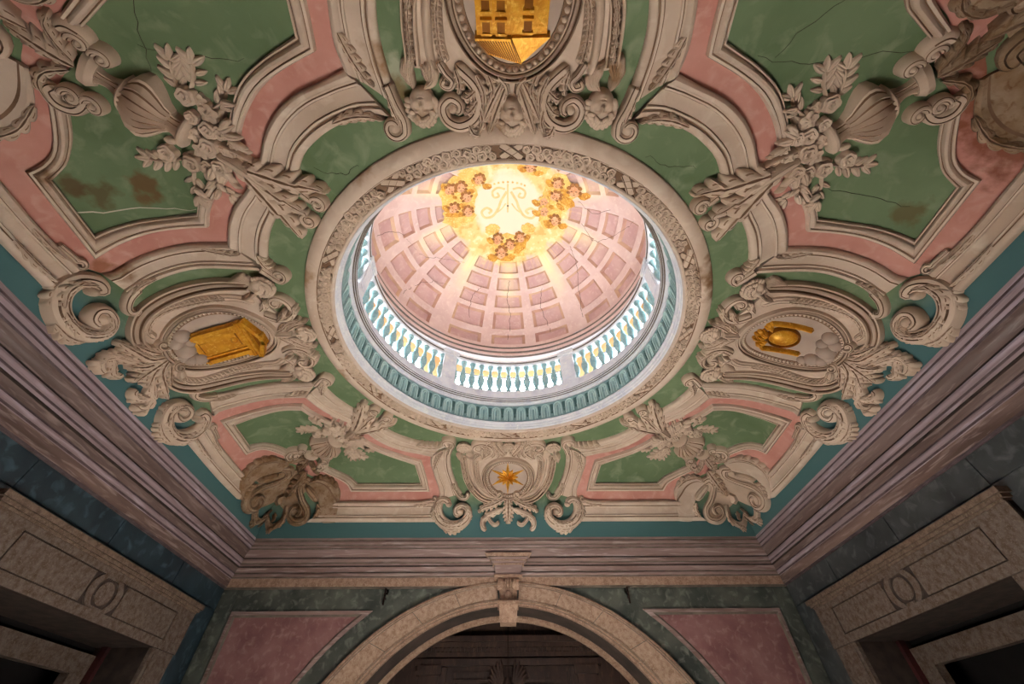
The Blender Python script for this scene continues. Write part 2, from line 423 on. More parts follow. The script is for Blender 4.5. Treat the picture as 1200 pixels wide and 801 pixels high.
def build_ceiling():
    bm = bmesh.new()
    # flat part: rectangle with the round opening
    N = 160; rows = []
    for i in range(N):
        a = 2 * pi * i / N; dx, dy = sin(a), cos(a)
        ex, ey = 2.3 * dx, 2.3 * dy * KY
        t = min(X0 / abs(dx) if abs(dx) > 1e-6 else 1e9, Y0 / abs(dy) if abs(dy) > 1e-6 else 1e9)
        rows.append([(ex + (dx * t - ex) * k / 4, ey + (dy * t - ey) * k / 4, CZ) for k in range(5)])
    grid_rows(bm, rows, closed_rows=True)
    # rectangle corners
    for i in range(N):
        pass
    for sx in (1, -1):
        for sy in (1, -1):
            a = atan2(X0, Y0)
            k = int(a / (2 * pi) * N); a1, a2 = 2 * pi * k / N, 2 * pi * (k + 1) / N
            p1 = (X0 * 1.0, 0); 
            q1 = (sin(a1) * Y0 / cos(a1), Y0); q2 = (X0, cos(a2) * X0 / sin(a2))
            vs = [bm.verts.new((x * sx, y * sy, CZ)) for x, y in (q1, (X0, Y0), q2)]
            bm.faces.new(vs)
    M = 22; st = (UE - X0) / M
    def sheet(us, vs, split=None):
        V = [[bm.verts.new(S(u, v)) for v in vs] for u in us]
        for i in range(len(us) - 1):
            for j in range(len(vs) - 1):
                q = (V[i][j], V[i + 1][j], V[i + 1][j + 1], V[i][j + 1])
                if split == 1: bm.faces.new((q[0], q[1], q[2])); bm.faces.new((q[0], q[2], q[3]))
                elif split == -1: bm.faces.new((q[0], q[1], q[3])); bm.faces.new((q[1], q[2], q[3]))
                else: bm.faces.new(q)
    cu = [X0 + st * i for i in range(M + 1)]; cv = [Y0 + st * i for i in range(M + 1)]
    fu = [-X0 + 2 * X0 * i / 40 for i in range(41)]; fv = [-Y0 + 2 * Y0 * i / 34 for i in range(35)]
    for s in (1, -1):
        sheet([s * u for u in cu], fv); sheet(fu, [s * v for v in cv])
        for s2 in (1, -1):
            sheet([s * u for u in cu], [s2 * v for v in cv], 1)
    bmesh.ops.remove_doubles(bm, verts=bm.verts, dist=0.0005)
    return struct(bm_obj('ceiling', bm, GREEN, smooth=30))
ceiling = build_ceiling()

def crack(pts, w, m, parent, name='crack'):
    P = cr(pts, 6); b = RB(); out = []
    for i, p in enumerate(P):
        out.append((p[0] + random.uniform(-.02, .02), p[1] + random.uniform(-.02, .02)))
    b.tube(out, lambda t: w * .62 * (0.4 + 0.6 * sin(pi * t)), 0.004, prof=[(-1, 0), (0, 1), (1, 0)], base=0.001, smooth=False)
    return b.build(name, m, parent)
for pts, w, m in (([(-4.9, -1.95), (-4.5, -1.80), (-4.1, -1.72), (-3.6, -1.66), (-3.25, -1.63)], .010, CRACKP),
                  ([(-3.0, -3.0), (-2.6, -2.95), (-2.2, -2.92)], .004, CRACK), ([(-2.6, -3.5), (-2.9, -3.1), (-3.0, -2.8)], .004, CRACK),
                  ([(-2.0, -1.55), (-1.95, -1.75), (-2.05, -1.95)], .003, CRACK), ([(-1.9, -2.05), (-1.65, -2.0), (-1.45, -2.1)], .004, CRACK),
                  ([(2.0, -2.98), (2.5, -2.95), (3.0, -3.02), (3.4, -3.05)], .004, CRACK), ([(3.2, -1.9), (3.7, -1.85), (4.0, -1.8)], .004, CRACK),
                  ([(2.4, -3.4), (2.15, -3.0)], .004, CRACK), ([(1.8, -2.1), (1.5, -2.12), (1.3, -2.2)], .003, CRACK)):
    crack(pts, w, m, ceiling)

# ---- walls, floor
def wall_back():
    # plane with an arched opening (circle centre z .73 r 2.75)
    zc, r = 0.73, 2.75; N = 48; bm = bmesh.new()
    rows = []
    for i in range(N + 1):
        a = pi * i / N; p = (-r * cos(a), WY, zc + r * sin(a))
        t = min(WX / max(abs(cos(a)), 1e-6), (CE - zc) / max(sin(a), 1e-6))
        rows.append([p, (-cos(a) * t, WY, zc + sin(a) * t)])
    V = grid_rows(bm, rows)
    for s, row in ((-1, V[0]), (1, V[-1])):
        b = [bm.verts.new((s * r, WY, 0)), bm.verts.new((s * WX, WY, 0))]
        bm.faces.new((row[0], row[1], b[1], b[0]))
    a = math.atan2(CE - zc, WX)
    for s in (-1, 1):      # corner fillers
        k = int(a / pi * N); a1, a2 = pi * k / N, pi * (k + 1) / N
        q1 = (WX, zc + math.tan(a1) * WX); q2 = ((CE - zc) / math.tan(a2), CE)
        bm.faces.new([bm.verts.new((s * x, WY, z)) for x, z in (q1, (WX, CE), q2)])
    bmesh.ops.remove_doubles(bm, verts=bm.verts, dist=0.0005)
    return struct(bm_obj('wall_back', bm, DKGREEN, smooth=0))
wall_b = wall_back()
struct(box_obj('wall_front', (-WX, -WY - .25, 0), (WX, -WY, CE + .1), MARBW))
struct(box_obj('floor', (-WX - 1.5, -WY - .3, -.1), (WX + 1.5, WY + 1.6, 0), FLOORM))
DY0, DY1, DZT = 0.66, 3.16, 2.775   # side door opening
def side_wall(s, name, m):
    bm = bmesh.new(); x0, x1 = sorted((s * WX, s * (WX + .25)))
    bbox(bm, (x0, -WY - .25, 0), (x1, DY0 - .12, CE + .1)); bbox(bm, (x0, DY1 + .12, 0), (x1, WY + .3, CE + .1)); bbox(bm, (x0, DY0 - .12, DZT + .1), (x1, DY1 + .12, CE + .1))
    return struct(bm_obj(name, bm, m, smooth=0))
wall_l = side_wall(-1, 'wall_left', BLUEM); wall_r = side_wall(1, 'wall_right', DKGREY)

# ---- cornice: mitred profile along each wall
CP_ = [(.352, .012, 0), (.352, -.03, 2), (.338, -.032, 2), (.338, -.045, 0), (.350, -.05, 0), (.357, -.07, 0), (.350, -.09, 0), (.335, -.10, 2), (.318, -.102, 2), (.318, -.112, 0), (.318, -.15, 2), (.303, -.153, 2), (.303, -.165, 1), (.30, -.17, 1), (.262, -.19, 1), (.232, -.225, 1), (.218, -.262, 2),
       (.202, -.265, 2), (.202, -.277, 0), (.222, -.282, 0), (.231, -.305, 0), (.222, -.33, 0), (.205, -.34, 2), (.188, -.342, 2), (.188, -.354, 0), (.188, -.385, 2), (.162, -.387, 2), (.162, -.40, 1), (.13, -.43, 1), (.12, -.46, 2), (.103, -.462, 2), (.103, -.474, 0), (.118, -.478, 0), (.123, -.495, 0), (.115, -.515, 0), (.10, -.522, 2), (.082, -.524, 2), (.082, -.536, 0), (.07, -.54, 0), (.062, -.665, 2), (.03, -.668, 2), (.03, -.68, 2), (-.02, -.685, 0)]
CPROF = [(p, CE + d) for p, d, _ in CP_]
CMAT = [m for _, _, m in CP_][:-1]  # dark line materials paint shade into the grooves and under-steps
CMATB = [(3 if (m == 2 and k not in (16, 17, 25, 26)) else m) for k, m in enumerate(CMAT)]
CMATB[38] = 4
def cornice(name, side, ms):
    bm = bmesh.new(); rows = []
    for p, z in CPROF:
        X, Y = WX - p, WY - p
        e = {'back': ((-X, Y), (X, Y)), 'front': ((X, -Y), (-X, -Y)), 'left': ((-X, -Y), (-X, Y)), 'right': ((X, Y), (X, -Y))}[side]
        rows.append([(e[0][0] + (e[1][0] - e[0][0]) * i / 12, e[0][1] + (e[1][1] - e[0][1]) * i / 12, z) for i in range(13)])
    grid_rows(bm, rows, mats=CMATB)
    return struct(bm_obj(name, bm, ms, smooth=25))
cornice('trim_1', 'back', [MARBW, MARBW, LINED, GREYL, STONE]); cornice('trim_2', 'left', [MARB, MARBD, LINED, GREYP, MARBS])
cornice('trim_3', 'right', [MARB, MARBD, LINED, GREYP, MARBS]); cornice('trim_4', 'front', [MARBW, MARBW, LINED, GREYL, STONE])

# ================================================================ OCULUS RIM
rim = thing('oculus_rim', 'broad cream ring with carved rose garland around the round opening', 'rim', (0, 0, CZ))
ring('rim_moulding', [(R_RIM + .012, CZ + .01), (R_RIM, CZ - .035), (2.515, CZ - .055), (2.47, CZ - .075), (2.42, CZ - .08), (2.395, CZ - .072), (2.388, CZ - .055), (2.38, CZ - .05), (2.372, CZ - .035), (2.26, CZ - .03), (2.25, CZ - .05), (2.235, CZ - .062), (2.215, CZ - .06), (2.205, CZ - .03), (R_OPEN, CZ + .12)],
     [CREAM, BROWN, ORN], [0, 0, 0, 0, 0, 1, 0, 1, 1, 1, 0, 0, 0, 0], parent=rim)

def heightfield(name, fn, rings, seg, outline, mat_):
    bm = bmesh.new(); rows = []
    for i in range(rings + 1):
        t = i / rings
        rows.append([(outline(2 * pi * k / seg)[0] * t, outline(2 * pi * k / seg)[1] * t, fn(outline(2 * pi * k / seg)[0] * t, outline(2 * pi * k / seg)[1] * t, t)) for k in range(seg)])
    c = bm.verts.new((0, 0, fn(0, 0, 0)))
    V = grid_rows(bm, rows[1:], closed=True)
    for k in range(seg): bm.faces.new((c, V[0][k], V[0][(k + 1) % seg]))
    bmesh.ops.recalc_face_normals(bm, faces=bm.faces)
    me = bpy.data.meshes.new(name); bm.to_mesh(me); bm.free()
    me.materials.append(mat_); me.polygons.foreach_set('use_smooth', [True] * len(me.polygons)); me.set_sharp_from_angle(angle=radians(60))
    return me
def rose_h(x, y, t):
    a = atan2(y, x)
    sp = (t * 2.6 - a / (2 * pi) * 1.0) % 1.0
    return (0.62 * sqrt(max(0, 1 - t * t * .96)) + 0.30 * sp * (0.35 + t * .65) - (0.22 if t < .12 else 0)) if t < .999 else -0.45
def petal_outline(n, d): return lambda a: (cos(a) * (1 - d * abs(cos(a * n / 2)) ** 3), sin(a) * (1 - d * abs(cos(a * n / 2)) ** 3))
ROSE = heightfield('rose', rose_h, 11, 30, petal_outline(5, .16), ORN)
def daisy_h(x, y, t):
    a = atan2(y, x)
    return -0.45 if t > .999 else (.5 - .25 * t if t < .3 else .36 * (1 - .45 * t) * (0.75 + .25 * abs(cos(2.5 * a + pi / 2))))
DAISY = heightfield('blossom', daisy_h, 8, 30, petal_outline(5, .3), ORN)
def leaf_outline(a): return (1.0 * cos(a), .42 * sin(a) * (1 - .35 * cos(a)))
def sleaf_h(x, y, t): return -0.35 if t > .999 else .26 * (1 - t ** 3) - .12 * math.exp(-(y / .05) ** 2) + .06
SLEAF = heightfield('small_leaf', sleaf_h, 6, 20, leaf_outline, ORN)
def bud_outline(a): return (1.0 * cos(a), .55 * sin(a))
BUD = heightfield('bud', lambda x, y, t: -.4 if t > .999 else .6 * sqrt(max(0, 1 - t * t)) - .1 * math.exp(-((y - .1 * x) / .06) ** 2), 7, 16, bud_outline, ORN)

def on_sheet(name, me, u, v, ang, sc, parent, h=0.0, zs=1.0):
    u *= RB.sx; v *= RB.sy
    if RB.sx * RB.sy < 0: ang = (-ang if RB.sy < 0 else pi - ang)
    elif RB.sx < 0: ang = ang + pi
    M = sheet_frame(u, v, ang, h) @ Matrix.Diagonal((sc, sc, sc * zs, 1))
    return place(name, me, M, parent)

RB.sx = RB.sy = 1
random.seed(3)
NB = 12
for b in range(NB):
    a0 = 2 * pi * (b + .5) / NB
    for i in range(10):
        for row in (0, 1):
            da = (i - 4.5 + (0.45 if row else 0)) * (2 * pi / NB * .078)
            r = (2.345 if row else 2.285) + random.uniform(-.012, .012)
            a = a0 + da
            sc = random.uniform(.058, .074) * (1 - .25 * abs(i - 4.5) / 4.5)
            on_sheet('rose', ROSE, r * sin(a), r * cos(a) * KY, random.uniform(0, 6.28), sc, rim, .024, 1.35)
    for i in range(2):     # crossed ribbons between the bunches
        a = a0 + pi / NB; s = 1 if i else -1
        p = [((2.255 + .125 * t) * sin(a + s * .085 * (t - .5)), (2.255 + .125 * t) * cos(a + s * .085 * (t - .5)) * KY) for t in (0, .5, 1)]
        RB().tube(p, .042, .052 + .006 * i, prof=[(-1, 0), (-.95, .8), (-.8, 1), (-.6, .85), (.6, .85), (.8, 1), (.95, .8), (1, 0)], n=8, mats=[0, 0, 1, 0, 1, 0, 0]).build('ribbon', [ORN, BROWN], rim)

# ================================================================ CORNER PANELS (one quadrant, mirrored four times)
PR_IN = [(0, -.01), (0, .035), (.05, .05), (.13, .05), (.15, .036, 1), (.2, .036), (.24, .058), (.36, .078), (.52, .082), (.64, .07), (.70, .05, 1), (.76, .05), (.79, .066, 2), (.94, .066), (1, .05), (1, -.01)]
PR_IN = [(p[0], p[1], (p[2] if len(p) > 2 else 0)) for p in PR_IN]
PR_FR = [(0, -.01), (0, .045), (.03, .06), (.10, .075), (.17, .075), (.20, .055, 1), (.24, .055), (.26, .064, 2), (.30, .064), (.32, .045, 1), (.34, .042), (.66, .042), (.68, .062, 2), (.72, .062, 1), (.75, .05), (.79, .05), (.82, .07), (.90, .085), (.97, .07), (1, .045), (1, -.01)]
PR_FR = [(p[0], p[1], (p[2] if len(p) > 2 else 0)) for p in PR_FR]
PR_PK = [(0, .008), (.33, .012), (.66, .012), (1, .008)]
CMS = [CREAM, BROWN, LINE]
IN = {
 'b': ([(1.69, 3.10), (1.85, 3.02), (1.98, 2.96), (2.17, 2.85), (2.31, 2.74), (2.43, 2.59), (2.52, 2.45), (2.60, 2.30)], [(1.57, 3.0), (1.87, 2.87), (2.12, 2.73), (2.32, 2.55), (2.45, 2.38), (2.53, 2.22)]),
 'c': ([(2.60, 2.30), (2.865, 2.0), (3.06, 1.84), (3.16, 1.72), (3.235, 1.60)], [(2.53, 2.22), (2.75, 1.96), (2.94, 1.81), (3.09, 1.64), (3.19, 1.46)]),
 'd': ([(3.235, 1.60), (3.56, 1.57), (3.81, 1.57), (4.04, 1.55), (4.19, 1.525)], [(3.19, 1.46), (3.47, 1.45), (3.73, 1.44), (4.01, 1.40), (4.20, 1.35), (4.31, 1.32)]),
 'e': ([(4.19, 1.525), (4.20, 2.06)], [(4.31, 1.32), (4.32, 2.16)]),
 'f': ([(4.20, 2.06), (4.05, 2.15), (3.96, 2.25), (3.88, 2.37), (3.80, 2.55), (3.74, 2.72)], [(4.32, 2.16), (4.20, 2.19), (4.08, 2.27), (4.0, 2.39), (3.9, 2.6), (3.83, 2.78)]),
 'a': ([(1.69, 3.10), (1.66, 3.25), (1.60, 3.485)], [(1.57, 3.0), (1.53, 3.2), (1.44, 3.63)]),
 'g': ([(1.60, 3.485), (2.75, 3.485)], [(1.44, 3.63), (2.86, 3.63)]),
 'h': ([(2.75, 3.485), (2.88, 3.36), (3.02, 3.28), (3.28, 3.14)], [(2.86, 3.63), (2.94, 3.49), (3.10, 3.38), (3.36, 3.23)]),
}
FR = {   # (pink side, green side)
 '1': ([(1.385, 2.87), (1.40, 2.97), (1.40, 3.10), (1.34, 3.36), (1.26, 3.60), (1.26, 3.72), (1.30, 3.80)], [(.97, 2.58), (1.01, 2.76), (1.04, 2.95), (1.04, 3.14), (1.0, 3.33), (.92, 3.54), (.84, 3.66)]),
 '2': ([(1.385, 2.87), (1.6, 2.78), (1.86, 2.68), (2.08, 2.53), (2.24, 2.355), (2.34, 2.19), (2.45, 2.03)], [(1.08, 2.52), (1.24, 2.54), (1.37, 2.51), (1.6, 2.425), (1.77, 2.33), (1.95, 2.19), (2.07, 2.01), (2.15, 1.9)]),
 '3': ([(2.45, 2.03), (2.6, 1.87), (2.8, 1.70), (2.94, 1.52), (3.02, 1.37), (3.07, 1.27)], [(2.30, 1.76), (2.42, 1.6), (2.56, 1.42), (2.66, 1.24), (2.73, 1.05), (2.74, .95)]),
 '4': ([(3.07, 1.27), (3.57, 1.265), (4.0, 1.21), (4.26, 1.14), (4.34, 1.16)], [(2.80, .93), (3.04, .95), (3.54, .97), (3.83, .945), (4.06, .90), (4.24, .82)]),
 '5': ([(4.45, 1.30), (4.50, 1.7), (4.505, 2.1), (4.50, 2.46)], [(4.77, 1.14), (4.79, 1.7), (4.80, 2.2), (4.79, 2.80)]),
 '6': ([(1.30, 3.80), (2.2, 3.80), (3.07, 3.80)], [(1.22, 4.157), (2.3, 4.157), (3.58, 4.157)]),
}
PK = [('a', '1', 0), ('b', '2', 0), ('c', '3', 0), ('d', '4', 0), ('e', '5', 0), ('g', '6', 0)]
NOTCH_A = [(4.32, 2.16), (4.20, 2.19), (4.08, 2.27), (4.0, 2.39), (3.9, 2.6), (3.72, 2.78), (3.50, 2.96), (3.36, 3.23), (3.10, 3.38), (2.94, 3.49), (2.86, 3.63)]
NOTCH_B = [(4.505, 2.16), (4.48, 2.46), (4.25, 2.48), (4.02, 2.62), (3.90, 2.90), (3.80, 3.05), (3.72, 3.25), (3.55, 3.36), (3.30, 3.40), (3.10, 3.58), (3.07, 3.80)]
def spiral(c, r0, a0, turns, d, n=26, r1=.12):
    return [(c[0] + r0 * (1 - (1 - r1) * i / n) * cos(a0 + d * 2 * pi * turns * i / n), c[1] + r0 * (1 - (1 - r1) * i / n) * sin(a0 + d * 2 * pi * turns * i / n)) for i in range(n + 1)]
def inside(u, v, poly):
    c = False; n = len(poly)
    for i in range(n):
        (x1, y1), (x2, y2) = poly[i], poly[i - 1]
        if (y1 > v) != (y2 > v) and u < (x2 - x1) * (v - y1) / (y2 - y1) + x1: c = not c
    return c
STRIPS = [(cr(A, 6) + cr(B, 6)[::-1], .078) for A, B in (IN['b'], IN['c'])] + [(cr(A, 6) + cr(B, 6)[::-1], .072) for A, B in (FR['2'], FR['3'])]
def over(u, v, r=.03):
    return max([h for p, h in STRIPS if any(inside(u + r * cos(a), v + r * sin(a), p) for a in (0, 1.57, 3.14, 4.71)) or inside(u, v, p)] + [0.0])
FLUTE = [(-1, 0), (-.95, .55), (-.8, .82), (-.6, .9), (-.52, .70), (-.44, .92), (-.1, 1), (.2, .98), (.30, .74), (.38, .92), (.75, .8), (.93, .5), (1, 0)]

FLUTEM = [0, 0, 0, 1, 1, 0, 0, 1, 1, 0, 0, 0]
def scroll_curl(b, path, w, h, **k):
    b.tube(path, w, h, prof=FLUTE, mats=FLUTEM, taper=(.04, .06), **k)

def corner_panel(label):
    c = S(3.0 * RB.sx, 2.6 * RB.sy)
    t = thing('painted_compartment', label, 'ceiling compartment', c, 'moulded corner compartments of the ceiling')
    for key in 'abcdefgh':
        A, B = IN[key]
        RB().strip(A, B, PR_IN, n=(14 if len(A) > 2 else 8), caps=(key in 'fh')).build('inner_moulding', CMS, t)
    for key in '123456':
        A, B = FR[key]
        RB().strip(B, A, PR_FR, n=16).build('outer_moulding', CMS, t)
    for a, f, _ in PK:
        RB().strip(IN[a][1], FR[f][0], PR_PK, n=16, caps=False).build('pink_border', [PINK], t)
    # corner joints of the pink border
    RB().poly([(4.31, 1.32), (4.34, 1.16), (4.45, 1.30)], .0, .011).build('pink_border', [PINK], t)
    RB().poly([(1.44, 3.63), (1.26, 3.72), (1.30, 3.80)], .0, .011).build('pink_border', [PINK], t)
    RB().strip(NOTCH_A, NOTCH_B, [(0, .006), (.33, .010), (.66, .010), (1, .006)], n=40, caps=False).build('pink_border', [PINK], t)
    # scroll ends of the mouldings
    b = RB(); scroll_curl(b, [(1.06, 2.78), (1.01, 2.62), (.955, 2.50)] + spiral((1.045, 2.44), .10, pi - .2, 1.1, 1)[2:], lambda q: .055 - .015 * q, .12); b.blob((1.045, 2.44), .065, .065, .14)
    b.build('scroll', [ORN, BROWN], t)
    b = RB(); scroll_curl(b, [(2.83, .98), (2.72, .86)] + spiral((2.65, .90), .10, -.6, 1.15, -1)[3:], lambda q: .055 - .018 * q, .11); b.blob((2.65, .90), .06, .06, .13)
    b.build('scroll', [ORN, BROWN], t)
    b = RB(); scroll_curl(b, [(4.16, .90), (4.27, .84), (4.345, .76), (4.36, .69), (4.31, .655), (4.28, .69)], lambda q: .06 - .015 * q, .10)
    b.build('scroll', [ORN, BROWN], t)
    b = RB(); scroll_curl(b, [(1.0, 3.46), (.95, 3.62), (.86, 3.74), (.77, 3.74), (.74, 3.68), (.78, 3.66)], lambda q: .06 - .015 * q, .10)
    b.build('scroll', [ORN, BROWN], t)
    b = RB(); scroll_curl(b, [(4.47, 1.55), (4.44, 1.40)] + spiral((4.44, 1.31), .05, 1.6, .9, 1, 12), .032, .08); b.build('scroll', [ORN, BROWN], t)
    b = RB(); scroll_curl(b, [(1.55, 3.82), (1.42, 3.80)] + spiral((1.35, 3.76), .05, .6, .9, 1, 12), .032, .08); b.build('scroll', [ORN, BROWN], t)
    # big double volutes
    for pth in ([(4.58, 1.235), (4.78, 1.19), (4.92, 1.04)], [(4.965, .97), (4.965, .80), (4.89, .66)], [(4.82, .63), (4.70, .585), (4.58, .60)], [(1.335, 3.86), (1.345, 4.02), (1.26, 4.19)], [(1.16, 4.275), (.98, 4.32), (.80, 4.26)], [(.745, 4.19), (.69, 4.08), (.70, 3.97)]):
        RB().leaf(pth, .06 if pth[0][0] not in (4.82, .745) else .045, .05, 5, base=.055, vein=1).build('acanthus_leaf', [ORN, BROWN], t)
    big = [(4.50, 1.02), (4.42, 1.01), (4.42, 1.11), (4.54, 1.19), (4.71, 1.165), (4.84, 1.04), (4.88, .86), (4.80, .70), (4.66, .63), (4.54, .70), (4.52, .82), (4.60, .87), (4.69, .82), (4.68, .74), (4.62, .74)]
    b = RB(); scroll_curl(b, big, lambda q: .055 + .05 * sin(pi * min(1, q * 1.25)), lambda q: .11 + .05 * q, n=70); b.blob((4.61, .765), .075, .075, .17); b.blob((4.50, 1.04), .06, .06, .15)
    b.build('volute', [ORN, BROWN], t)
    bigK = [(1.06, 3.86), (1.13, 3.79), (1.21, 3.78), (1.27, 3.86), (1.27, 4.0), (1.18, 4.15), (1.02, 4.23), (.86, 4.21), (.74, 4.10), (.73, 3.95), (.83, 3.88), (.93, 3.93), (.93, 4.03), (.85, 4.05)]
    b = RB(); scroll_curl(b, bigK, lambda q: .055 + .045 * sin(pi * min(1, q * 1.25)), lambda q: .11 + .05 * q, n=70); b.blob((.865, 3.99), .07, .07, .17); b.blob((1.08, 3.86), .055, .055, .15)
    b.build('volute', [ORN, BROWN], t)
    # leaves lying on the volutes and mouldings
    for path, W, H, lb, bs in (([(4.52, 1.19), (4.70, 1.17), (4.83, 1.06)], .07, .06, 4, .11), ([(4.87, .95), (4.86, .78), (4.76, .68)], .07, .06, 4, .12), ([(4.72, .66), (4.60, .66), (4.54, .76)], .05, .05, 3, .13),
                               ([(1.24, 3.80), (1.28, 3.95), (1.22, 4.12)], .06, .05, 4, .11), ([(1.08, 4.22), (.92, 4.23), (.79, 4.14)], .07, .06, 4, .12), ([(.74, 4.06), (.75, 3.95), (.84, 3.90)], .05, .05, 3, .13),
                               ([(4.44, 1.10), (4.56, 1.17), (4.70, 1.16)], .05, .045, 4, .115), ([(4.84, 1.02), (4.87, .88), (4.82, .74)], .075, .05, 5, .115), ([(4.76, .68), (4.66, .645), (4.56, .69)], .06, .045, 4, .13), ([(1.20, 3.80), (1.265, 3.88), (1.265, 4.0)], .05, .045, 4, .115), ([(1.16, 4.16), (1.02, 4.225), (.88, 4.20)], .075, .05, 5, .115), ([(.80, 4.14), (.735, 4.05), (.75, 3.94)], .06, .045, 4, .13),
                               ([(1.335, 3.16), (1.29, 2.99), (1.22, 2.83), (1.16, 2.75)], .055, .05, 6, .06), ([(1.58, 2.47), (1.42, 2.52), (1.26, 2.53), (1.13, 2.50)], .06, .05, 5, .07), ([(1.05, 2.68), (1.02, 2.58), (.99, 2.49)], .045, .04, 3, .09),
                               ([(3.36, 1.22), (3.2, 1.19), (3.06, 1.16), (2.98, 1.16)], .055, .05, 5, .05), ([(2.78, 1.16), (2.74, 1.04), (2.68, .95)], .06, .05, 4, .07), ([(3.95, .965), (4.12, .935), (4.25, .87)], .035, .04, 5, .08),
                               ([(4.725, 1.72), (4.725, 1.5), (4.69, 1.27)], .045, .05, 5, .06), ([(4.55, 1.75), (4.535, 1.55), (4.50, 1.40)], .035, .04, 4, .06),
                               ([(1.01, 3.46), (.965, 3.58), (.89, 3.69)], .035, .04, 4, .08), ([(1.7, 3.87), (1.52, 3.87), (1.40, 3.83)], .035, .04, 4, .06)):
        RB().leaf(path, W, H, lb, base=bs - (.012 if bs > .1 else 0), vein=1).build('acanthus_leaf', [ORN, BROWN], t)
    return t

def acanthus_spray(label):
    t = thing('acanthus_spray', label, 'carved leaf', S(2.2 * RB.sx, 1.8 * RB.sy), 'acanthus sprays pointing at the opening')
    for path, W, lb in (([(2.56, 2.10), (2.34, 2.03), (2.08, 1.94), (1.92, 1.90), (1.82, 1.86)], .13, 5), ([(2.56, 2.08), (2.42, 1.84), (2.31, 1.60), (2.25, 1.46), (2.21, 1.37)], .13, 5), ([(2.54, 2.08), (2.36, 1.90), (2.2, 1.74), (2.10, 1.66)], .11, 4)):
        RB().leaf(path, W, .09, lb, curl=.5, base=lambda a, b: max(.04, over(a, b, .06)), vein=1).build('acanthus_leaf', [ORN, BROWN], t)
    for c, r, a, d in (((1.94, 1.73), .075, .6, 1), ((2.08, 1.565), .08, 1.2, -1)):
        b = RB(); st = spiral(c, r, a, 1.2, d, 18); scroll_curl(b, [(c[0] + .14, c[1] + .12)] + st, .042, .12); b.blob(c, .045, .045, .14)
        b.build('curl', [ORN, BROWN], t)
    for c, e in (((2.03, 2.0), (2.16, 1.98)), ((2.38, 1.60), (2.40, 1.74)), ((1.80, 1.85), (1.9, 1.88)), ((2.22, 1.36), (2.26, 1.46))):
        RB().tube([e, c], [.02, .035], .12, taper=(0, .4)).build('curl', [ORN, BROWN], t)
    RB().tube([(2.72, 2.22), (2.6, 2.12), (2.45, 1.98), (2.34, 1.87)], [.035, .05, .045, .03], .16, prof=FLUTE, taper=(.1, .1)).build('stalk', [ORN], t)
    return t

def urn(label):
    t = thing('urn', label, 'urn', S(3.2 * RB.sx, 2.6 * RB.sy), 'fluted urns of the ceiling corners')
    ax = lambda q: (3.50 + (2.90 - 3.50) * q, 2.845 + (2.36 - 2.845) * q)
    def seg(name, q0, q1, w, h, flutes=0):
        pr = None
        if flutes:
            pr = [(-1, 0)]
            for i in range(flutes):
                x0 = -1 + 2 * i / flutes; x1 = -1 + 2 * (i + 1) / flutes
                for k in (0.12, .5, .88):
                    x = x0 + (x1 - x0) * k; pr.append((x, sqrt(max(0, 1 - x * x * .95)) * (1.0 if k == .5 else .80)))
            pr.append((1, 0))
        n = 14; P = [ax(q0 + (q1 - q0) * i / n) for i in range(n + 1)]
        RB().tube(P, w, h, prof=pr, n=n, smooth=False, mats=([1 if k % 3 == 0 and 0 < k < len(pr) - 2 else 0 for k in range(len(pr) - 1)] if pr else 0)).build(name, [ORN, BROWN], t)
    seg('foot', -.04, .10, [.13, .14, .10], [.12, .13, .11])
    seg('stem', .08, .36, [.085, .06, .055, .065, .09, .12], [.11, .10, .09, .10, .12, .13], 5)
    seg('collar', .345, .40, [.15, .18, .17], [.17, .19, .18])
    seg('body', .385, .80, [.16, .235, .29, .30, .275, .22, .15, .11], [.19, .23, .26, .27, .26, .23, .19, .15], 8)
    seg('neck', .78, .93, [.11, .095, .10, .12], [.15, .14, .15, .16], 6)
    seg('lip', .92, 1.0, [.14, .17, .17, .13], [.16, .18, .18, .14])
    # scrolled feet under the urn
    for pth in ([(3.60, 2.68), (3.66, 2.60), (3.75, 2.57), (3.83, 2.62), (3.84, 2.71), (3.77, 2.74)], [(3.35, 3.0), (3.30, 3.09), (3.36, 3.17), (3.45, 3.16)]):
        b = RB(); scroll_curl(b, pth, .055, .11); b.build('scroll_foot', [ORN, BROWN], t)
    for c, r in (((3.58, 2.585), .075), ((3.70, 2.66), .07), ((3.27, 2.94), .075), ((3.36, 3.06), .075)):
        b = RB(); scroll_curl(b, spiral(c, r, 0.4, 1.1, 1, 16), .04, .13); b.blob(c, .045, .045, .15); b.build('scroll_foot', [ORN, BROWN], t)
    return t

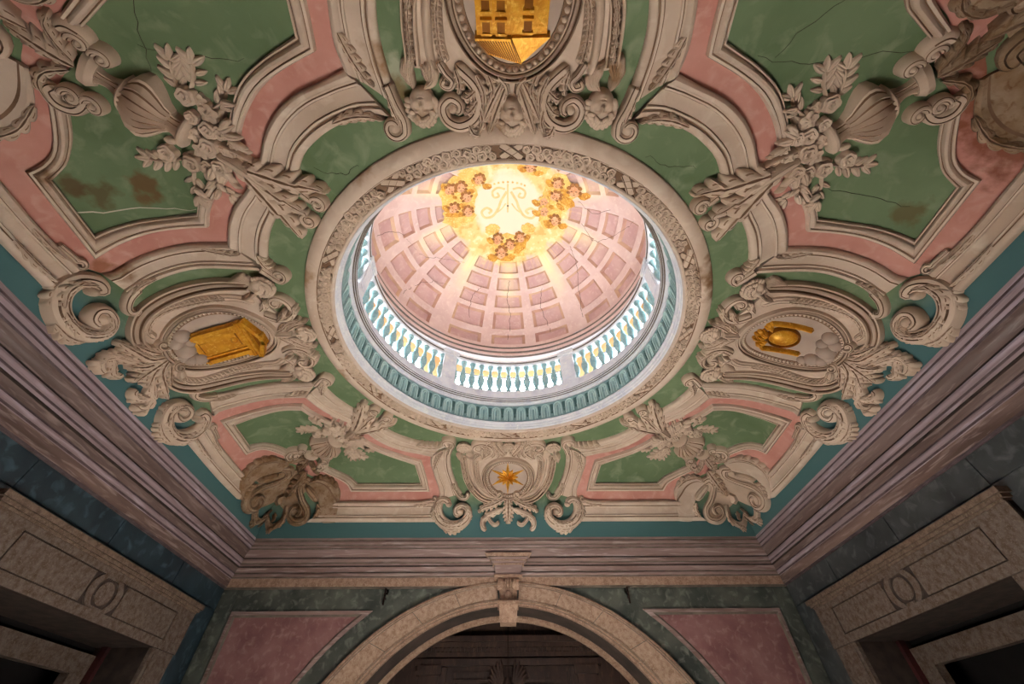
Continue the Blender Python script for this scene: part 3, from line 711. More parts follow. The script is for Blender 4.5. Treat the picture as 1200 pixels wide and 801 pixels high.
FLW = [(2.646, 2.526, .095), (2.70, 2.40, .085), (2.757, 2.256, .10), (2.87, 2.22, .085), (3.0, 2.11, .09), (2.74, 2.08, .085), (2.64, 2.20, .075), (2.77, 2.66, .085), (3.19, 2.20, .085), (2.86, 2.36, .075), (2.60, 2.38, .07), (2.88, 2.08, .07), (2.68, 2.62, .065), (2.80, 2.50, .065)]
def bouquet(label):
    t = thing('flower_bouquet', label, 'bouquet', S(2.75 * RB.sx, 2.3 * RB.sy), 'carved bouquets spilling from the urns')
    rnd = random.Random(5)
    for i, (u, v, r) in enumerate(FLW):
        on_sheet('flower', ROSE if i % 3 else DAISY, u, v, rnd.uniform(0, 6), r, t, max(.03, over(u, v, r * .6) - .01) + rnd.uniform(0, .03))
    twigs = [([(2.82, 2.66), (2.82, 2.80), (2.78, 2.92)], 4), ([(3.10, 2.14), (3.28, 2.12), (3.42, 2.14)], 4), ([(3.06, 2.02), (3.10, 1.92), (3.08, 1.80)], 3), ([(2.62, 2.56), (2.50, 2.62), (2.44, 2.70)], 3), ([(2.74, 2.70), (2.66, 2.80), (2.62, 2.9)], 3), ([(2.84, 2.02), (2.86, 1.90), (2.80, 1.80)], 3)]
    for path, n in twigs:
        RB().tube(path, .012, .05, taper=(0, .2)).build('stem', [ORN], t)
        P = resample(cr(path, 6), n)
        for i, p in enumerate(P[1:]):
            a = P[i]; d = atan2(p[1] - a[1], p[0] - a[0])
            for s in (-1, 1):
                on_sheet('leaf', SLEAF, p[0] + .06 * cos(d + s * 1.0), p[1] + .06 * sin(d + s * 1.0), d + s * .8, rnd.uniform(.055, .075), t, .018 + over(p[0] + .06 * cos(d + s * 1.0), p[1] + .06 * sin(d + s * 1.0)))
        on_sheet('leaf', SLEAF, P[-1][0] + .05 * cos(d), P[-1][1] + .05 * sin(d), d, .07, t, .018 + over(P[-1][0], P[-1][1]))
    for u, v, a in ((2.48, 2.28, -2.6), (2.44, 2.12, -2.7), (2.72, 1.92, -1.9), (2.56, 2.06, -2.3), (2.52, 2.46, 2.6), (2.94, 1.98, -1.5), (3.12, 2.30, .3), (2.62, 1.98, -2.2), (2.56, 2.52, 2.5)):
        on_sheet('bud', BUD, u, v, a, .062, t, .018 + over(u, v))
    for i in range(16):
        a = radians(39 + 62 + 236 * i / 15); U, V_ = 2.76 + .27 * cos(a), 2.28 + .27 * sin(a); on_sheet('leaf', SLEAF, U, V_, a + rnd.uniform(-.5, .5), .085, t, .02 + over(U, V_))
    for p in ([(2.70, 2.2), (2.56, 2.02), (2.5, 1.9)], [(2.74, 2.12), (2.7, 1.94), (2.66, 1.86)], [(2.66, 2.28), (2.48, 2.18), (2.4, 2.08)]):
        RB().tube(p, .018, .105, taper=(0, .3)).build('stem', [ORN], t)
    return t

def corner_cartouche(label, m=None):
    m = m or ORN
    t = thing('corner_cartouche', label, 'cartouche', S(4.2 * RB.sx, 3.4 * RB.sy), 'scrolled corner cartouches of the ceiling')
    # cream ground of the two arched ends
    RB().strip([(3.87, 2.87), (3.99, 2.61), (4.20, 2.465), (4.46, 2.44), (4.60, 2.52), (4.79, 2.80)], [(4.02, 3.02), (4.16, 2.93), (4.36, 2.80), (4.52, 2.80), (4.64, 2.88), (4.74, 2.95)], [(0, -.01), (0, .05), (.12, .08), (.24, .06, 1), (.3, .05), (1, .05), (1, -.01)], n=24).build('arched_end', [CREAM if m is ORN else m, BROWN], t)
    RB().strip([(3.07, 3.80), (3.07, 3.60), (3.22, 3.40), (3.45, 3.35), (3.64, 3.45)], [(3.07, 4.157), (3.36, 4.14), (3.42, 3.84), (3.50, 3.64), (3.60, 3.55)], [(0, -.01), (0, .05), (.12, .08), (.24, .06, 1), (.3, .05), (1, .05), (1, -.01)], n=24).build('arched_end', [CREAM if m is ORN else m, BROWN], t)
    RB().fan(cr([(3.62, 3.50), (3.90, 3.14), (4.2, 2.99), (4.6, 2.92), (4.77, 3.10), (4.70, 3.38), (4.5, 3.66), (4.3, 3.84), (4.05, 3.98), (3.85, 4.12), (3.66, 4.10), (3.66, 3.85), (3.76, 3.70)], 4, closed=True), (4.15, 3.50), lambda q: .03 + .02 * q, 8).build('shield', [m], t)
    A = [(3.60, 3.50), (3.72, 3.42), (3.84, 3.54), (3.77, 3.78), (3.63, 3.97), (3.64, 4.12), (3.80, 4.16), (3.96, 4.08), (3.98, 3.97), (3.90, 3.90), (3.79, 3.94), (3.79, 4.02), (3.86, 4.04)]
    B = [(4.05, 2.97), (3.94, 3.07), (4.03, 3.25), (4.24, 3.19), (4.50, 3.00), (4.70, 2.96), (4.79, 3.10), (4.76, 3.30), (4.66, 3.38), (4.55, 3.30), (4.55, 3.15), (4.64, 3.09), (4.70, 3.17), (4.66, 3.24)]
    for P in (A, B):
        b = RB(); scroll_curl(b, P, lambda q: .085 - .04 * q, lambda q: .10 + .04 * q, n=70); b.build('volute', [m, BROWN], t)
    RB().leaf([(3.66, 3.18), (3.90, 3.45), (4.16, 3.72)], .13, .08, 6, base=.08, vein=1).build('crest_leaf', [m, BROWN], t)
    RB().leaf([(3.98, 2.62), (4.2, 2.47), (4.45, 2.46), (4.60, 2.54)], .06, .06, 6, base=.06, vein=1).build('acanthus_leaf', [m, BROWN], t)
    RB().leaf([(3.10, 3.56), (3.24, 3.41), (3.45, 3.36), (3.62, 3.45)], .06, .06, 6, base=.06, vein=1).build('acanthus_leaf', [m, BROWN], t)
    RB().tube([(4.10, 3.0), (4.21, 2.99), (4.32, 2.91), (4.42, 2.83)], [.05, .08, .075, .04], .13, prof=FLUTE, taper=(.15, .15)).build('boss', [m], t)
    RB().tube([(3.44, 3.80), (3.55, 3.68), (3.64, 3.58), (3.70, 3.50)], [.06, .085, .08, .05], .13, prof=FLUTE, taper=(.15, .15)).build('boss', [m], t)
    RB().poly([(4.20, 3.66), (4.34, 3.62), (4.42, 3.74), (4.36, 3.88), (4.24, 3.86)], .02, .14, inset=.25).build('cabochon', [m], t)
    RB().tube([(4.08, 3.88), (4.10, 4.12), (4.30, 4.23), (4.52, 4.18), (4.74, 3.92), (4.82, 3.62), (4.74, 3.42)], .06, .10, prof=FLUTE, n=40).build('lower_scroll', [m], t)
    for p in ([(4.12, 4.0), (4.10, 4.14), (4.2, 4.24)], [(4.25, 4.2), (4.36, 4.28), (4.48, 4.28)], [(4.6, 4.14), (4.74, 4.06), (4.84, 3.96)], [(4.80, 3.74), (4.88, 3.62), (4.87, 3.48)], [(4.42, 4.0), (4.36, 4.06), (4.38, 4.14)], [(4.52, 3.96), (4.62, 3.92), (4.66, 3.84)], [(4.45, 2.86), (4.56, 2.84), (4.72, 2.90)], [(3.44, 3.84), (3.41, 3.97), (3.47, 4.10)]):
        RB().leaf(p, .065, .06, 4, base=.06, vein=1).build('acanthus_leaf', [m, BROWN], t)
    # leaves between urn and cartouche
    for p, W in (([(3.54, 2.88), (3.64, 2.98), (3.74, 3.1), (3.82, 3.2)], .10), ([(3.60, 2.86), (3.77, 2.85), (3.86, 2.77), (3.87, 2.64)], .06), ([(3.53, 2.92), (3.54, 3.07), (3.50, 3.20), (3.42, 3.26)], .06)):
        RB().leaf(p, W, .07, 5, base=.05, vein=1).build('acanthus_leaf', [m, BROWN], t)
    return t

QUADS = ((-1, -1, 'between golden house and golden temple'), (1, -1, 'between golden house and golden vessel'), (-1, 1, 'between golden temple and gold star'), (1, 1, 'between gold star and golden vessel'))
for sx, sy, where in QUADS:
    RB.sx, RB.sy = sx, sy
    corner_panel('green field in pink border and cream mouldings ' + where)
    acanthus_spray('cream acanthus leaf spray by the opening, ' + where)
    urn('fluted cream urn relief lying on the panel ' + where)
    bouquet('cream carved rose bouquet on the panel ' + where)
    corner_cartouche(('damp-stained brown ' if (sx, sy) in ((1, -1), (-1, 1)) else 'pale cream ') + 'scrolled ornament in the room corner ' + where, STAIN if (sx, sy) in ((1, -1), (-1, 1)) else None)

# ================================================================ CARTOUCHES
def head_h(x, y, t):
    if t > .999: return -.25
    g = lambda cx, cy, sx_, sy_: math.exp(-(((abs(x) if cx else x) - cx) / sx_) ** 2 - ((y - cy) / sy_) ** 2)
    h = .78 * sqrt(max(0, 1 - t * t * .98))
    h += .24 * g(0, -.08, .11, .16) + .10 * g(0, .1, .08, .2) + .13 * g(.40, -.24, .22, .22) - .17 * g(.30, .14, .17, .09) + .09 * g(.30, .12, .10, .05) + .07 * g(.30, .30, .2, .06)
    h += -.12 * g(0, -.44, .2, .03) + .07 * g(0, -.37, .14, .05) + .07 * g(0, -.53, .13, .05) + .10 * g(0, -.74, .2, .14) - .05 * g(.07, -.2, .04, .03)
    return h
HEAD = heightfield('cherub_face', head_h, 24, 44, lambda a: (.84 * cos(a), 1.0 * sin(a)), ORN)
def hair_mesh():
    bm = bmesh.new(); rnd = random.Random(2)
    pts = []
    for i in range(15):
        a = radians(-20 + 220 * i / 14); pts.append((.86 * cos(a), .12 + .98 * sin(a), .30, .25))
    for i in range(11):
        a = radians(15 + 150 * i / 10); pts.append((.66 * cos(a), .20 + .78 * sin(a), .56, .22))
    for i in range(6):
        a = radians(40 + 100 * i / 5); pts.append((.40 * cos(a), .34 + .44 * sin(a), .72, .19))
    for x, y, z, r in pts:
        m = Matrix.Translation((x, y, z)) @ Matrix.Rotation(rnd.uniform(0, 3), 4, 'Z') @ Matrix.Diagonal((r * 1.15, r * .8, r * .8, 1))
        bmesh.ops.create_icosphere(bm, subdivisions=2, radius=1, matrix=m)
    me = bpy.data.meshes.new('hair'); bm.to_mesh(me); bm.free()
    me.materials.append(ORN); me.polygons.foreach_set('use_smooth', [True] * len(me.polygons))
    return me
HAIR = hair_mesh()
def cherub(u, v, ang, r, t, wings=()):
    """ang: sheet direction in which the crown of the head points"""
    crown = atan2(RB.sy * sin(ang), RB.sx * cos(ang))
    o = place('cherub_head', HEAD, sheet_frame(u * RB.sx, v * RB.sy, crown + pi / 2, .03) @ Matrix.Diagonal((r, r, r, 1)), t)
    h = bpy.data.objects.new('hair', HAIR); COL.objects.link(h); h.parent = o
    for p, W in wings:
        for k in range(4):
            q = [(a[0] + (k - 1.5) * .35 * W * (i / (len(p) - 1)), a[1] + (k - 1.5) * .2 * W * (i / (len(p) - 1))) for i, a in enumerate(p)]
            RB().leaf(q, W * .42, .05, 3, base=.03 + .012 * k, sharp=.3).build('wing_feather', [ORN], t)

def beads(b, pts, r):
    for p in pts: b.blob(p, r, r, r * 1.5, base=.05, rings=3, seg=8)

def mirror_v(paths): return [[(p[0], -p[1]) for p in q] for q in paths]

PR_BAND = [(-1, 0), (-.97, .7), (-.85, .95), (-.62, 1.0), (-.5, .8), (-.42, .55), (-.3, .55), (-.2, .75), (.1, .95), (.4, .8), (.5, .55), (.62, .58), (.7, .85), (.9, .8), (1, 0)]
BANDM = [0, 0, 0, 0, 1, 1, 1, 0, 0, 1, 1, 0, 0, 0]
def side_cartouche(label):
    t = thing('wall_side_cartouche', label, 'cartouche', S(3.7 * RB.sx, 0))
    t.name = 'cartouche'
    B1 = [(4.30, .17), (4.40, .15), (4.48, .24), (4.475, .36), (4.405, .49), (4.26, .61), (4.01, .69), (3.675, .735), (3.30, .75), (3.05, .745)]
    B2 = [(4.31, .26), (4.345, .40), (4.23, .52), (4.045, .572), (3.79, .572), (3.48, .566), (3.24, .545), (3.10, .47)]
    # ground
    out = [(4.38, .10), (4.50, .24), (4.43, .48), (4.26, .62), (3.7, .74), (3.2, .74), (3.0, .45), (2.86, .22), (2.80, 0)]
    bd = cr(out + [(p[0], -p[1]) for p in out[-2::-1]], 4)
    RB().fan(bd, (3.7, 0), lambda q: .035, 8).build('ground', [CREAM], t)
    el = lambda k, n, ru, rv: [(3.69 + ru * cos(2 * pi * i / n), rv * sin(2 * pi * i / n) * (1 + .06 * cos(2 * pi * i / n))) for i in range(n)]
    RB().fan(el(0, 60, .575, .36), (3.69, 0), lambda q: .05 - .012 * min(1, q * 4), 6).build('oval_plate', [PLATE], t)
    E = el(0, 64, .655, .44)
    RB().tube(E + [E[0]], .045, .10, n=96, prof=PR_BAND, mats=BANDM, smooth=False).build('oval_moulding', [ORN, BROWN], t)
    CH = el(0, 64, .595, .383); RB().tube(CH + [CH[0]], .032, .056, n=96, prof=[(-1, 0), (-1, 1), (1, 1), (1, 0)], smooth=False).build('bead_channel', [BROWN], t)
    b = RB(); beads(b, el(0, 76, .595, .383), .0195); o = b.build('beading', [LINE], t); o['kind'] = 'stuff'
    for sg in (1, -1):
        mir = lambda P: [(p[0], p[1] * sg) for p in P]
        RB().tube(mir(B1), lambda q: .055 + .03 * sin(pi * q), .115, n=60, prof=PR_BAND if sg > 0 else PR_BAND, mats=BANDM, taper=(.05, .02)).build('outer_band', [ORN, BROWN], t)
        RB().tube(mir(B2), .055, .08, n=50, prof=FLUTE, taper=(.05, .05)).build('inner_band', [ORN], t)
        for i in range(9):      # leaves laid along the inner band
            q = resample(cr(mir(B2), 8), 27); RB().leaf([q[2 + i * 2 + k] for k in (0, 1, 2, 3)][::-1], .05, .04, 3, base=.07, vein=1).build('band_leaf', [ORN, BROWN], t)
        b = RB(); scroll_curl(b, mir(spiral((4.30, .185), .065, -2.2, 1.2, 1, 18)), .032, .13); b.blob((4.30, .185 * sg), .035, .035, .14); b.build('volute', [ORN, BROWN], t)
        # scroll by the mask
        b = RB(); scroll_curl(b, mir([(3.06, .33), (2.90, .25), (2.76, .27), (2.685, .37), (2.69, .49), (2.77, .57), (2.86, .555), (2.885, .49), (2.84, .455), (2.80, .49)]), lambda q: .06 - .02 * q, .11, n=50); b.blob((2.835, .50 * sg), .05, .05, .12); b.build('scroll', [ORN, BROWN], t)
        for p in ([(2.74, .30), (2.66, .38), (2.63, .46)], [(2.90, .24), (2.80, .33), (2.77, .40)], [(3.05, .40), (2.98, .46), (2.96, .54)]):
            RB().leaf(mir(p), .05, .05, 3, base=.08, vein=1).build('acanthus_leaf', [ORN, BROWN], t)
        cherub(2.93, .73 * sg, pi, .138, t, wings=((mir([(3.02, .78), (3.12, .84), (3.22, .83)]), .08), (mir([(3.0, .66), (3.08, .60), (3.16, .60)]), .08)))
        # leaf fan at the wall end
        for p, W, lb in (([(4.36, .03), (4.50, .11), (4.58, .30), (4.64, .47)], .10, 6), ([(4.37, .10), (4.46, .22), (4.52, .34)], .08, 4), ([(4.42, .02), (4.58, .06), (4.72, .16)], .085, 5)):
            RB().leaf(mir(p), W, .08, lb, base=.06, vein=1).build('acanthus_leaf', [ORN, BROWN], t)
        b = RB(); scroll_curl(b, mir([(4.60, .10), (4.68, .24), (4.76, .35), (4.86, .38), (4.93, .33), (4.93, .26)]), [.02, .05, .06, .06, .05, .045], .10); b.build('curled_leaf', [ORN, BROWN], t)
        b = RB(); scroll_curl(b, mir([(4.78, .34), (4.83, .27), (4.88, .20), (4.86, .14), (4.81, .14)]), [.05, .05, .045, .045, .04], .10); b.build('curled_leaf', [ORN, BROWN], t)
        RB().leaf(mir([(4.60, .10), (4.68, .24), (4.76, .35), (4.86, .38), (4.92, .34)]), .085, .05, 5, base=.055, vein=1).build('acanthus_leaf', [ORN, BROWN], t)
        RB().leaf(mir([(4.78, .34), (4.83, .27), (4.88, .20), (4.86, .14)]), .07, .05, 4, base=.055, vein=1).build('acanthus_leaf', [ORN, BROWN], t)
        for p in ([(4.72, .30), (4.79, .40), (4.85, .43)], [(4.84, .37), (4.93, .40), (4.97, .35)]):
            RB().leaf(mir(p), .05, .04, 3, base=.07).build('acanthus_leaf', [ORN], t)
    RB().leaf([(4.36, 0), (4.58, 0), (4.80, 0)], .10, .08, 6, base=.07, vein=1).build('acanthus_leaf', [ORN, BROWN], t)
    # mask between wings
    cherub(2.66, 0, pi, .12, t)
    for sg in (1, -1):
        for p in ([(2.86, .06 * sg), (2.72, .16 * sg), (2.56, .21 * sg)], [(2.90, .10 * sg), (2.78, .19 * sg), (2.64, .24 * sg)], [(2.98, .05 * sg), (2.86, .13 * sg), (2.80, .20 * sg)]):
            RB().leaf(p, .055, .05, 4, base=.06, sharp=.3, vein=1).build('wing_feather', [ORN, BROWN], t)
    RB().tube([(3.04, 0), (2.92, 0), (2.80, 0)], [.03, .05, .04], .12, prof=FLUTE, taper=(.2, .1)).build('clasp', [ORN, BROWN], t)
    # clouds below the emblem
    b = RB()
    for u, v, r in ((4.09, -.17, .10), (4.14, .03, .12), (4.18, -.10, .09), (4.06, .22, .10), (4.15, .18, .09), (3.97, .28, .07), (4.06, -.05, .08), (4.20, .10, .08)):
        b.blob((u, v), r, r * .9, r * 1.0, base=.03)
    b.build('cloud', [PLATE], t)
    return t

RB.sx, RB.sy = -1, 1
side_cartouche('oval cream cartouche with cherub heads framing the golden temple')
RB.sx, RB.sy = 1, 1
side_cartouche('oval cream cartouche with cherub heads framing the golden vessel')

# golden temple (left): pediment towards the opening
def golden_temple():
    RB.sx, RB.sy = -1, 1
    t = thing('golden_temple', 'gilded temple front with pediment on the oval plate', 'emblem', S(-3.65, .05))
    a = radians(4); C0 = (3.66, .055)
    def L(u, v): v *= .88; return (C0[0] + u * cos(a) - v * sin(a), C0[1] + u * sin(a) + v * cos(a))
    def bx(n, u, v, lu, lv, h0, h1, m=GOLD, tp=0.0): RB().box(L(u, v), lu, lv * .88, h0, h1, a, taper=tp).build(n, [m], t, smooth=0)
    bx('wall', .08, 0, .62, .56, .03, .07)
    bx('door', .16, .0, .34, .20, .07, .085, GOLDL); bx('door_leaf', .16, 0, .31, .17, .08, .10)
    for s in (-1, 1):
        bx('column', .06, .235 * s, .58, .075, .06, .13, tp=.08); bx('column', .06, .165 * s, .58, .03, .06, .10)
        for k in range(7): bx('moulding_block', -.17 + .085 * k, .235 * s, .035, .05, .12, .145)
        bx('capital', -.22, .235 * s, .07, .10, .06, .15)
    bx('tympanum_panel', -.09, 0, .12, .22, .06, .09, GOLDL)
    RB().blob(L(-.09, 0), .05, .05, .06, base=.08).build('rosette', [GOLD], t)
    bx('entablature', -.255, 0, .05, .62, .06, .14); bx('frieze', -.30, 0, .05, .58, .06, .115); bx('cornice', -.335, 0, .035, .66, .06, .155)
    RB().poly([L(-.35, -.31), L(-.35, .31), L(-.47, .10), L(-.47, -.06)], .05, .10).build('pediment', [GOLDL], t, smooth=0)
    for p, q in (((-.35, -.31), (-.47, -.02)), ((-.35, .31), (-.47, .06)), ((-.47, -.05), (-.47, .09))):
        P, Q = L(*p), L(*q); m_ = ((P[0] + Q[0]) / 2, (P[1] + Q[1]) / 2)
        RB().box(m_, hypot(Q[0] - P[0], Q[1] - P[1]) + .04, .05, .06, .15, atan2(Q[1] - P[1], Q[0] - P[0])).build('raking_cornice', [GOLD], t, smooth=0)
golden_temple()
def golden_vessel():
    RB.sx, RB.sy = 1, 1
    t = thing('golden_vessel', 'gilded round vessel carried between two poles on the oval plate', 'emblem', S(3.5, .05))
    RB().tube([(3.33, -.20), (3.62, -.20), (3.90, -.19)], .035, .11, taper=(.05, .05)).build('pole', [GOLD], t)
    RB().tube([(3.38, .22), (3.66, .22), (3.92, .20)], .035, .11, taper=(.05, .05)).build('pole', [GOLD], t)
    b = RB(); b.blob((3.60, 0), .19, .135, .12, base=.03, rings=7, seg=28); b.build('bowl', [GOLD], t)
    E = [(3.60 + .20 * cos(2 * pi * i / 30), .145 * sin(2 * pi * i / 30)) for i in range(31)]
    RB().tube(E, .02, .10, n=40, smooth=False).build('rim', [GOLDL], t)
    for p in ([(3.40, 0), (3.30, -.06), (3.22, -.02)], [(3.40, 0), (3.30, .06), (3.22, .03)], [(3.42, -.08), (3.36, -.16), (3.32, -.12)], [(3.42, .08), (3.36, .16), (3.32, .13)]):
        RB().leaf(p, .045, .05, 4, base=.06).build('handle_leaf', [GOLD], t)
golden_vessel()

def end_cartouche(label, front):
    t = thing('cartouche', label, 'cartouche', S(0, 3.35 * RB.sy))
    gout = [(0, 2.62), (.30, 2.72), (.62, 2.86), (.84, 2.92), (.83, 3.26), (.70, 3.56), (.50, 3.76), (.25, 3.82), (0, 3.80)]
    bd = cr(gout + [(-p[0], p[1]) for p in gout[-2:0:-1]], 4, closed=True)
    RB().fan(bd, (0, 3.32), lambda q: .03, 8).build('ground', [CREAM], t)
    cv, ru, rv = (3.40, .39, .50) if front else (3.36, .37, .34)
    el = lambda n, a, b: [(a * cos(2 * pi * i / n), cv + b * sin(2 * pi * i / n)) for i in range(n)]
    RB().fan(el(60, ru - .03, rv - .03), (0, cv), lambda q: .045 - .012 * min(1, q * 4), 6).build('oval_plate', [PLATE], t)
    CH = el(64, ru + .01, rv + .01); RB().tube(CH + [CH[0]], .036, .052, n=96, prof=[(-1, 0), (-1, 1), (1, 1), (1, 0)], smooth=False).build('bead_channel', [BROWN], t)
    b = RB(); beads(b, el(46 if front else 58, ru + .01, rv + .01), .026 if front else .0195); o = b.build('beading', [LINE if not front else ORN], t); o['kind'] = 'stuff'
    E = el(64, ru + .075, rv + .07); RB().tube(E + [E[0]], .045, .10, n=96, prof=PR_BAND, mats=BANDM, smooth=False).build('oval_moulding', [ORN, BROWN], t)
    for sg in (1, -1):
        mir = lambda P: [(p[0] * sg, p[1]) for p in P]
        OB = [(.81, 2.90), (.80, 3.06), (.785, 3.22), (.74, 3.42), (.64, 3.60), (.47, 3.76), (.26, 3.81), (.12, 3.74)]
        MB_ = [(.64, 2.84), (.665, 2.98), (.66, 3.16), (.63, 3.36), (.55, 3.54), (.42, 3.67), (.24, 3.73), (.11, 3.68)]
        IB = [(.54, 2.92), (.572, 3.04), (.573, 3.2), (.55, 3.38), (.49, 3.52), (.38, 3.62), (.22, 3.66)]
        RB().tube(mir(OB), .062, .11, n=60, prof=PR_BAND, mats=BANDM, taper=(.02, .05)).build('outer_band', [ORN, BROWN], t)
        RB().tube(mir(MB_), .04, .09, n=50, taper=(.04, .05)).build('middle_band', [ORN], t)
        RB().tube(mir(IB), .045, .075, n=50, prof=FLUTE, taper=(.05, .05)).build('inner_band', [ORN], t)
        for i in range(7):
            q = resample(cr(mir(IB), 8), 22); RB().leaf([q[1 + i * 2 + k] for k in (0, 1, 2, 3)][::-1], .045, .04, 3, base=.065, vein=1).build('band_leaf', [ORN, BROWN], t)
            q = resample(cr(mir(OB), 8), 26); RB().leaf([q[1 + i * 2 + k] for k in (0, 1, 2)][::-1], .035, .035, 3, base=.09, vein=1).build('band_leaf', [ORN, BROWN], t)
        b = RB(); scroll_curl(b, mir(spiral((.165, 3.68), .06, 1.2, 1.2, 1, 18)), .03, .12); b.blob((.165 * sg, 3.68), .035, .035, .13); b.build('volute', [ORN, BROWN], t)
        cherub(.775 * sg, 2.62, -pi / 2, .138 if front else .125, t, wings=((mir([(.83, 2.74), (.87, 2.86), (.84, 2.98)]), .09), (mir([(.74, 2.74), (.68, 2.80), (.70, 2.94)]), .09)))
        b = RB(); scroll_curl(b, mir([(.47, 2.92), (.40, 2.86), (.31, 2.76), (.275, 2.63), (.33, 2.51), (.46, 2.455), (.57, 2.50), (.60, 2.60), (.53, 2.665), (.455, 2.63), (.46, 2.57), (.51, 2.57)]), lambda q: .055 - .018 * q + .015 * sin(pi * q), .11, n=60); b.blob((.515 * sg, 2.59), .05, .05, .12); b.build('scroll', [ORN, BROWN], t)
        b = RB(); scroll_curl(b, mir([(.60, 2.95), (.55, 2.86), (.50, 2.80), (.53, 2.75), (.585, 2.77), (.56, 2.82)]), .035, .10); b.build('scroll', [ORN, BROWN], t)
        for p in ([(.29, 2.66), (.36, 2.58), (.42, 2.56)], [(.38, 2.49), (.34, 2.41), (.28, 2.39)], [(.47, 2.90), (.44, 2.80), (.45, 2.70)], [(.30, 2.74), (.38, 2.68), (.42, 2.70)], [(.28, 2.62), (.26, 2.50), (.30, 2.40)], [(.20, 2.86), (.16, 2.74), (.20, 2.62)], [(.30, 2.86), (.24, 2.72), (.24, 2.56)]):
            RB().leaf(mir(p), .05, .05, 4, base=.07, vein=1).build('acanthus_leaf', [ORN, BROWN], t)
        for p in ([(.06, 2.76), (.13, 2.60), (.21, 2.40)], [(.09, 2.80), (.17, 2.66), (.25, 2.50)]):
            RB().leaf(mir(p), .06, .05, 4, base=.07, sharp=.3, vein=1).build('wing_feather', [ORN, BROWN], t)
        # foot: leaves towards the wall
        RB().leaf(mir([(.08, 3.76), (.28, 3.86), (.44, 3.92), (.54, 4.0)]), .09, .07, 6, base=.06, vein=1).build('acanthus_leaf', [ORN, BROWN], t)
        b = RB(); scroll_curl(b, mir([(.08, 3.94), (.22, 3.99), (.36, 4.05), (.45, 4.15), (.44, 4.26), (.38, 4.29)]), [.03, .05, .055, .055, .05, .04], .10); b.build('curled_leaf', [ORN, BROWN], t)
        b = RB(); scroll_curl(b, mir([(.36, 4.08), (.31, 4.16), (.25, 4.21), (.19, 4.19), (.20, 4.15)]), .035, .10); b.build('curled_leaf', [ORN, BROWN], t)
    for sg in (1, -1):
        RB().leaf([(sg * .08, 3.94), (sg * .22, 3.99), (sg * .36, 4.05), (sg * .45, 4.15), (sg * .44, 4.24)], .075, .05, 5, base=.055, vein=1).build('acanthus_leaf', [ORN, BROWN], t)
    RB().leaf([(0, 3.74), (0, 3.96), (0, 4.19)], .11, .08, 6, base=.07, vein=1).build('acanthus_leaf', [ORN, BROWN], t)
    cherub(0, 2.55 if front else 2.60, -pi / 2, .14 if front else .11, t)
    b = RB(); scroll_curl(b, [(.12, 2.84), (.06, 2.78), (.04, 2.70)], .03, .11); scroll_curl(b, [(-.12, 2.84), (-.06, 2.78), (-.04, 2.70)], .03, .11); b.build('clasp', [ORN, BROWN], t)
    return t
RB.sx, RB.sy = 1, -1
end_cartouche('large cream cartouche with cherub heads framing the golden house', True)
RB.sx, RB.sy = 1, 1
end_cartouche('shield-shaped cream cartouche framing the eight-pointed gold star', False)

def gold_star():
    RB.sx, RB.sy = 1, 1
    b = RB(); n = 12; c0 = (-.01, 3.36); lens = [.35, .19, .34, .19, .34, .19, .35, .19, .34, .19, .34, .19]
    rim_, low = [], []
    for i in range(n):
        a = 2 * pi * i / n + pi / 2
        rim_.append((c0[0] + lens[i] * cos(a), c0[1] + lens[i] * sin(a) * .92, .055)); a2 = a + pi / n
        rim_.append((c0[0] + .125 * cos(a2), c0[1] + .125 * sin(a2) * .92, .065))
    low = [(p[0], p[1], .02) for p in rim_]
    mid = [(c0[0] + (p[0] - c0[0]) * .5, c0[1] + (p[1] - c0[1]) * .5, .095 if k % 2 == 0 else .075) for k, p in enumerate(rim_)]
    r0, r1, r2 = b.row(low), b.row(rim_), b.row(mid); ctr = b.row([(c0[0], c0[1], .13)])[0]
    b.quads(r0, r1, 0, True); b.quads(r1, r2, 0, True)
    for k in range(2 * n): b.f.append((r2[k], r2[(k + 1) % (2 * n)], ctr)); b.m.append(0)
    o = b.build('gold_star', [GOLD], None, smooth=0)
    tag(o, 'gilded many-pointed star on the round plate above the arch', 'star')
gold_star()
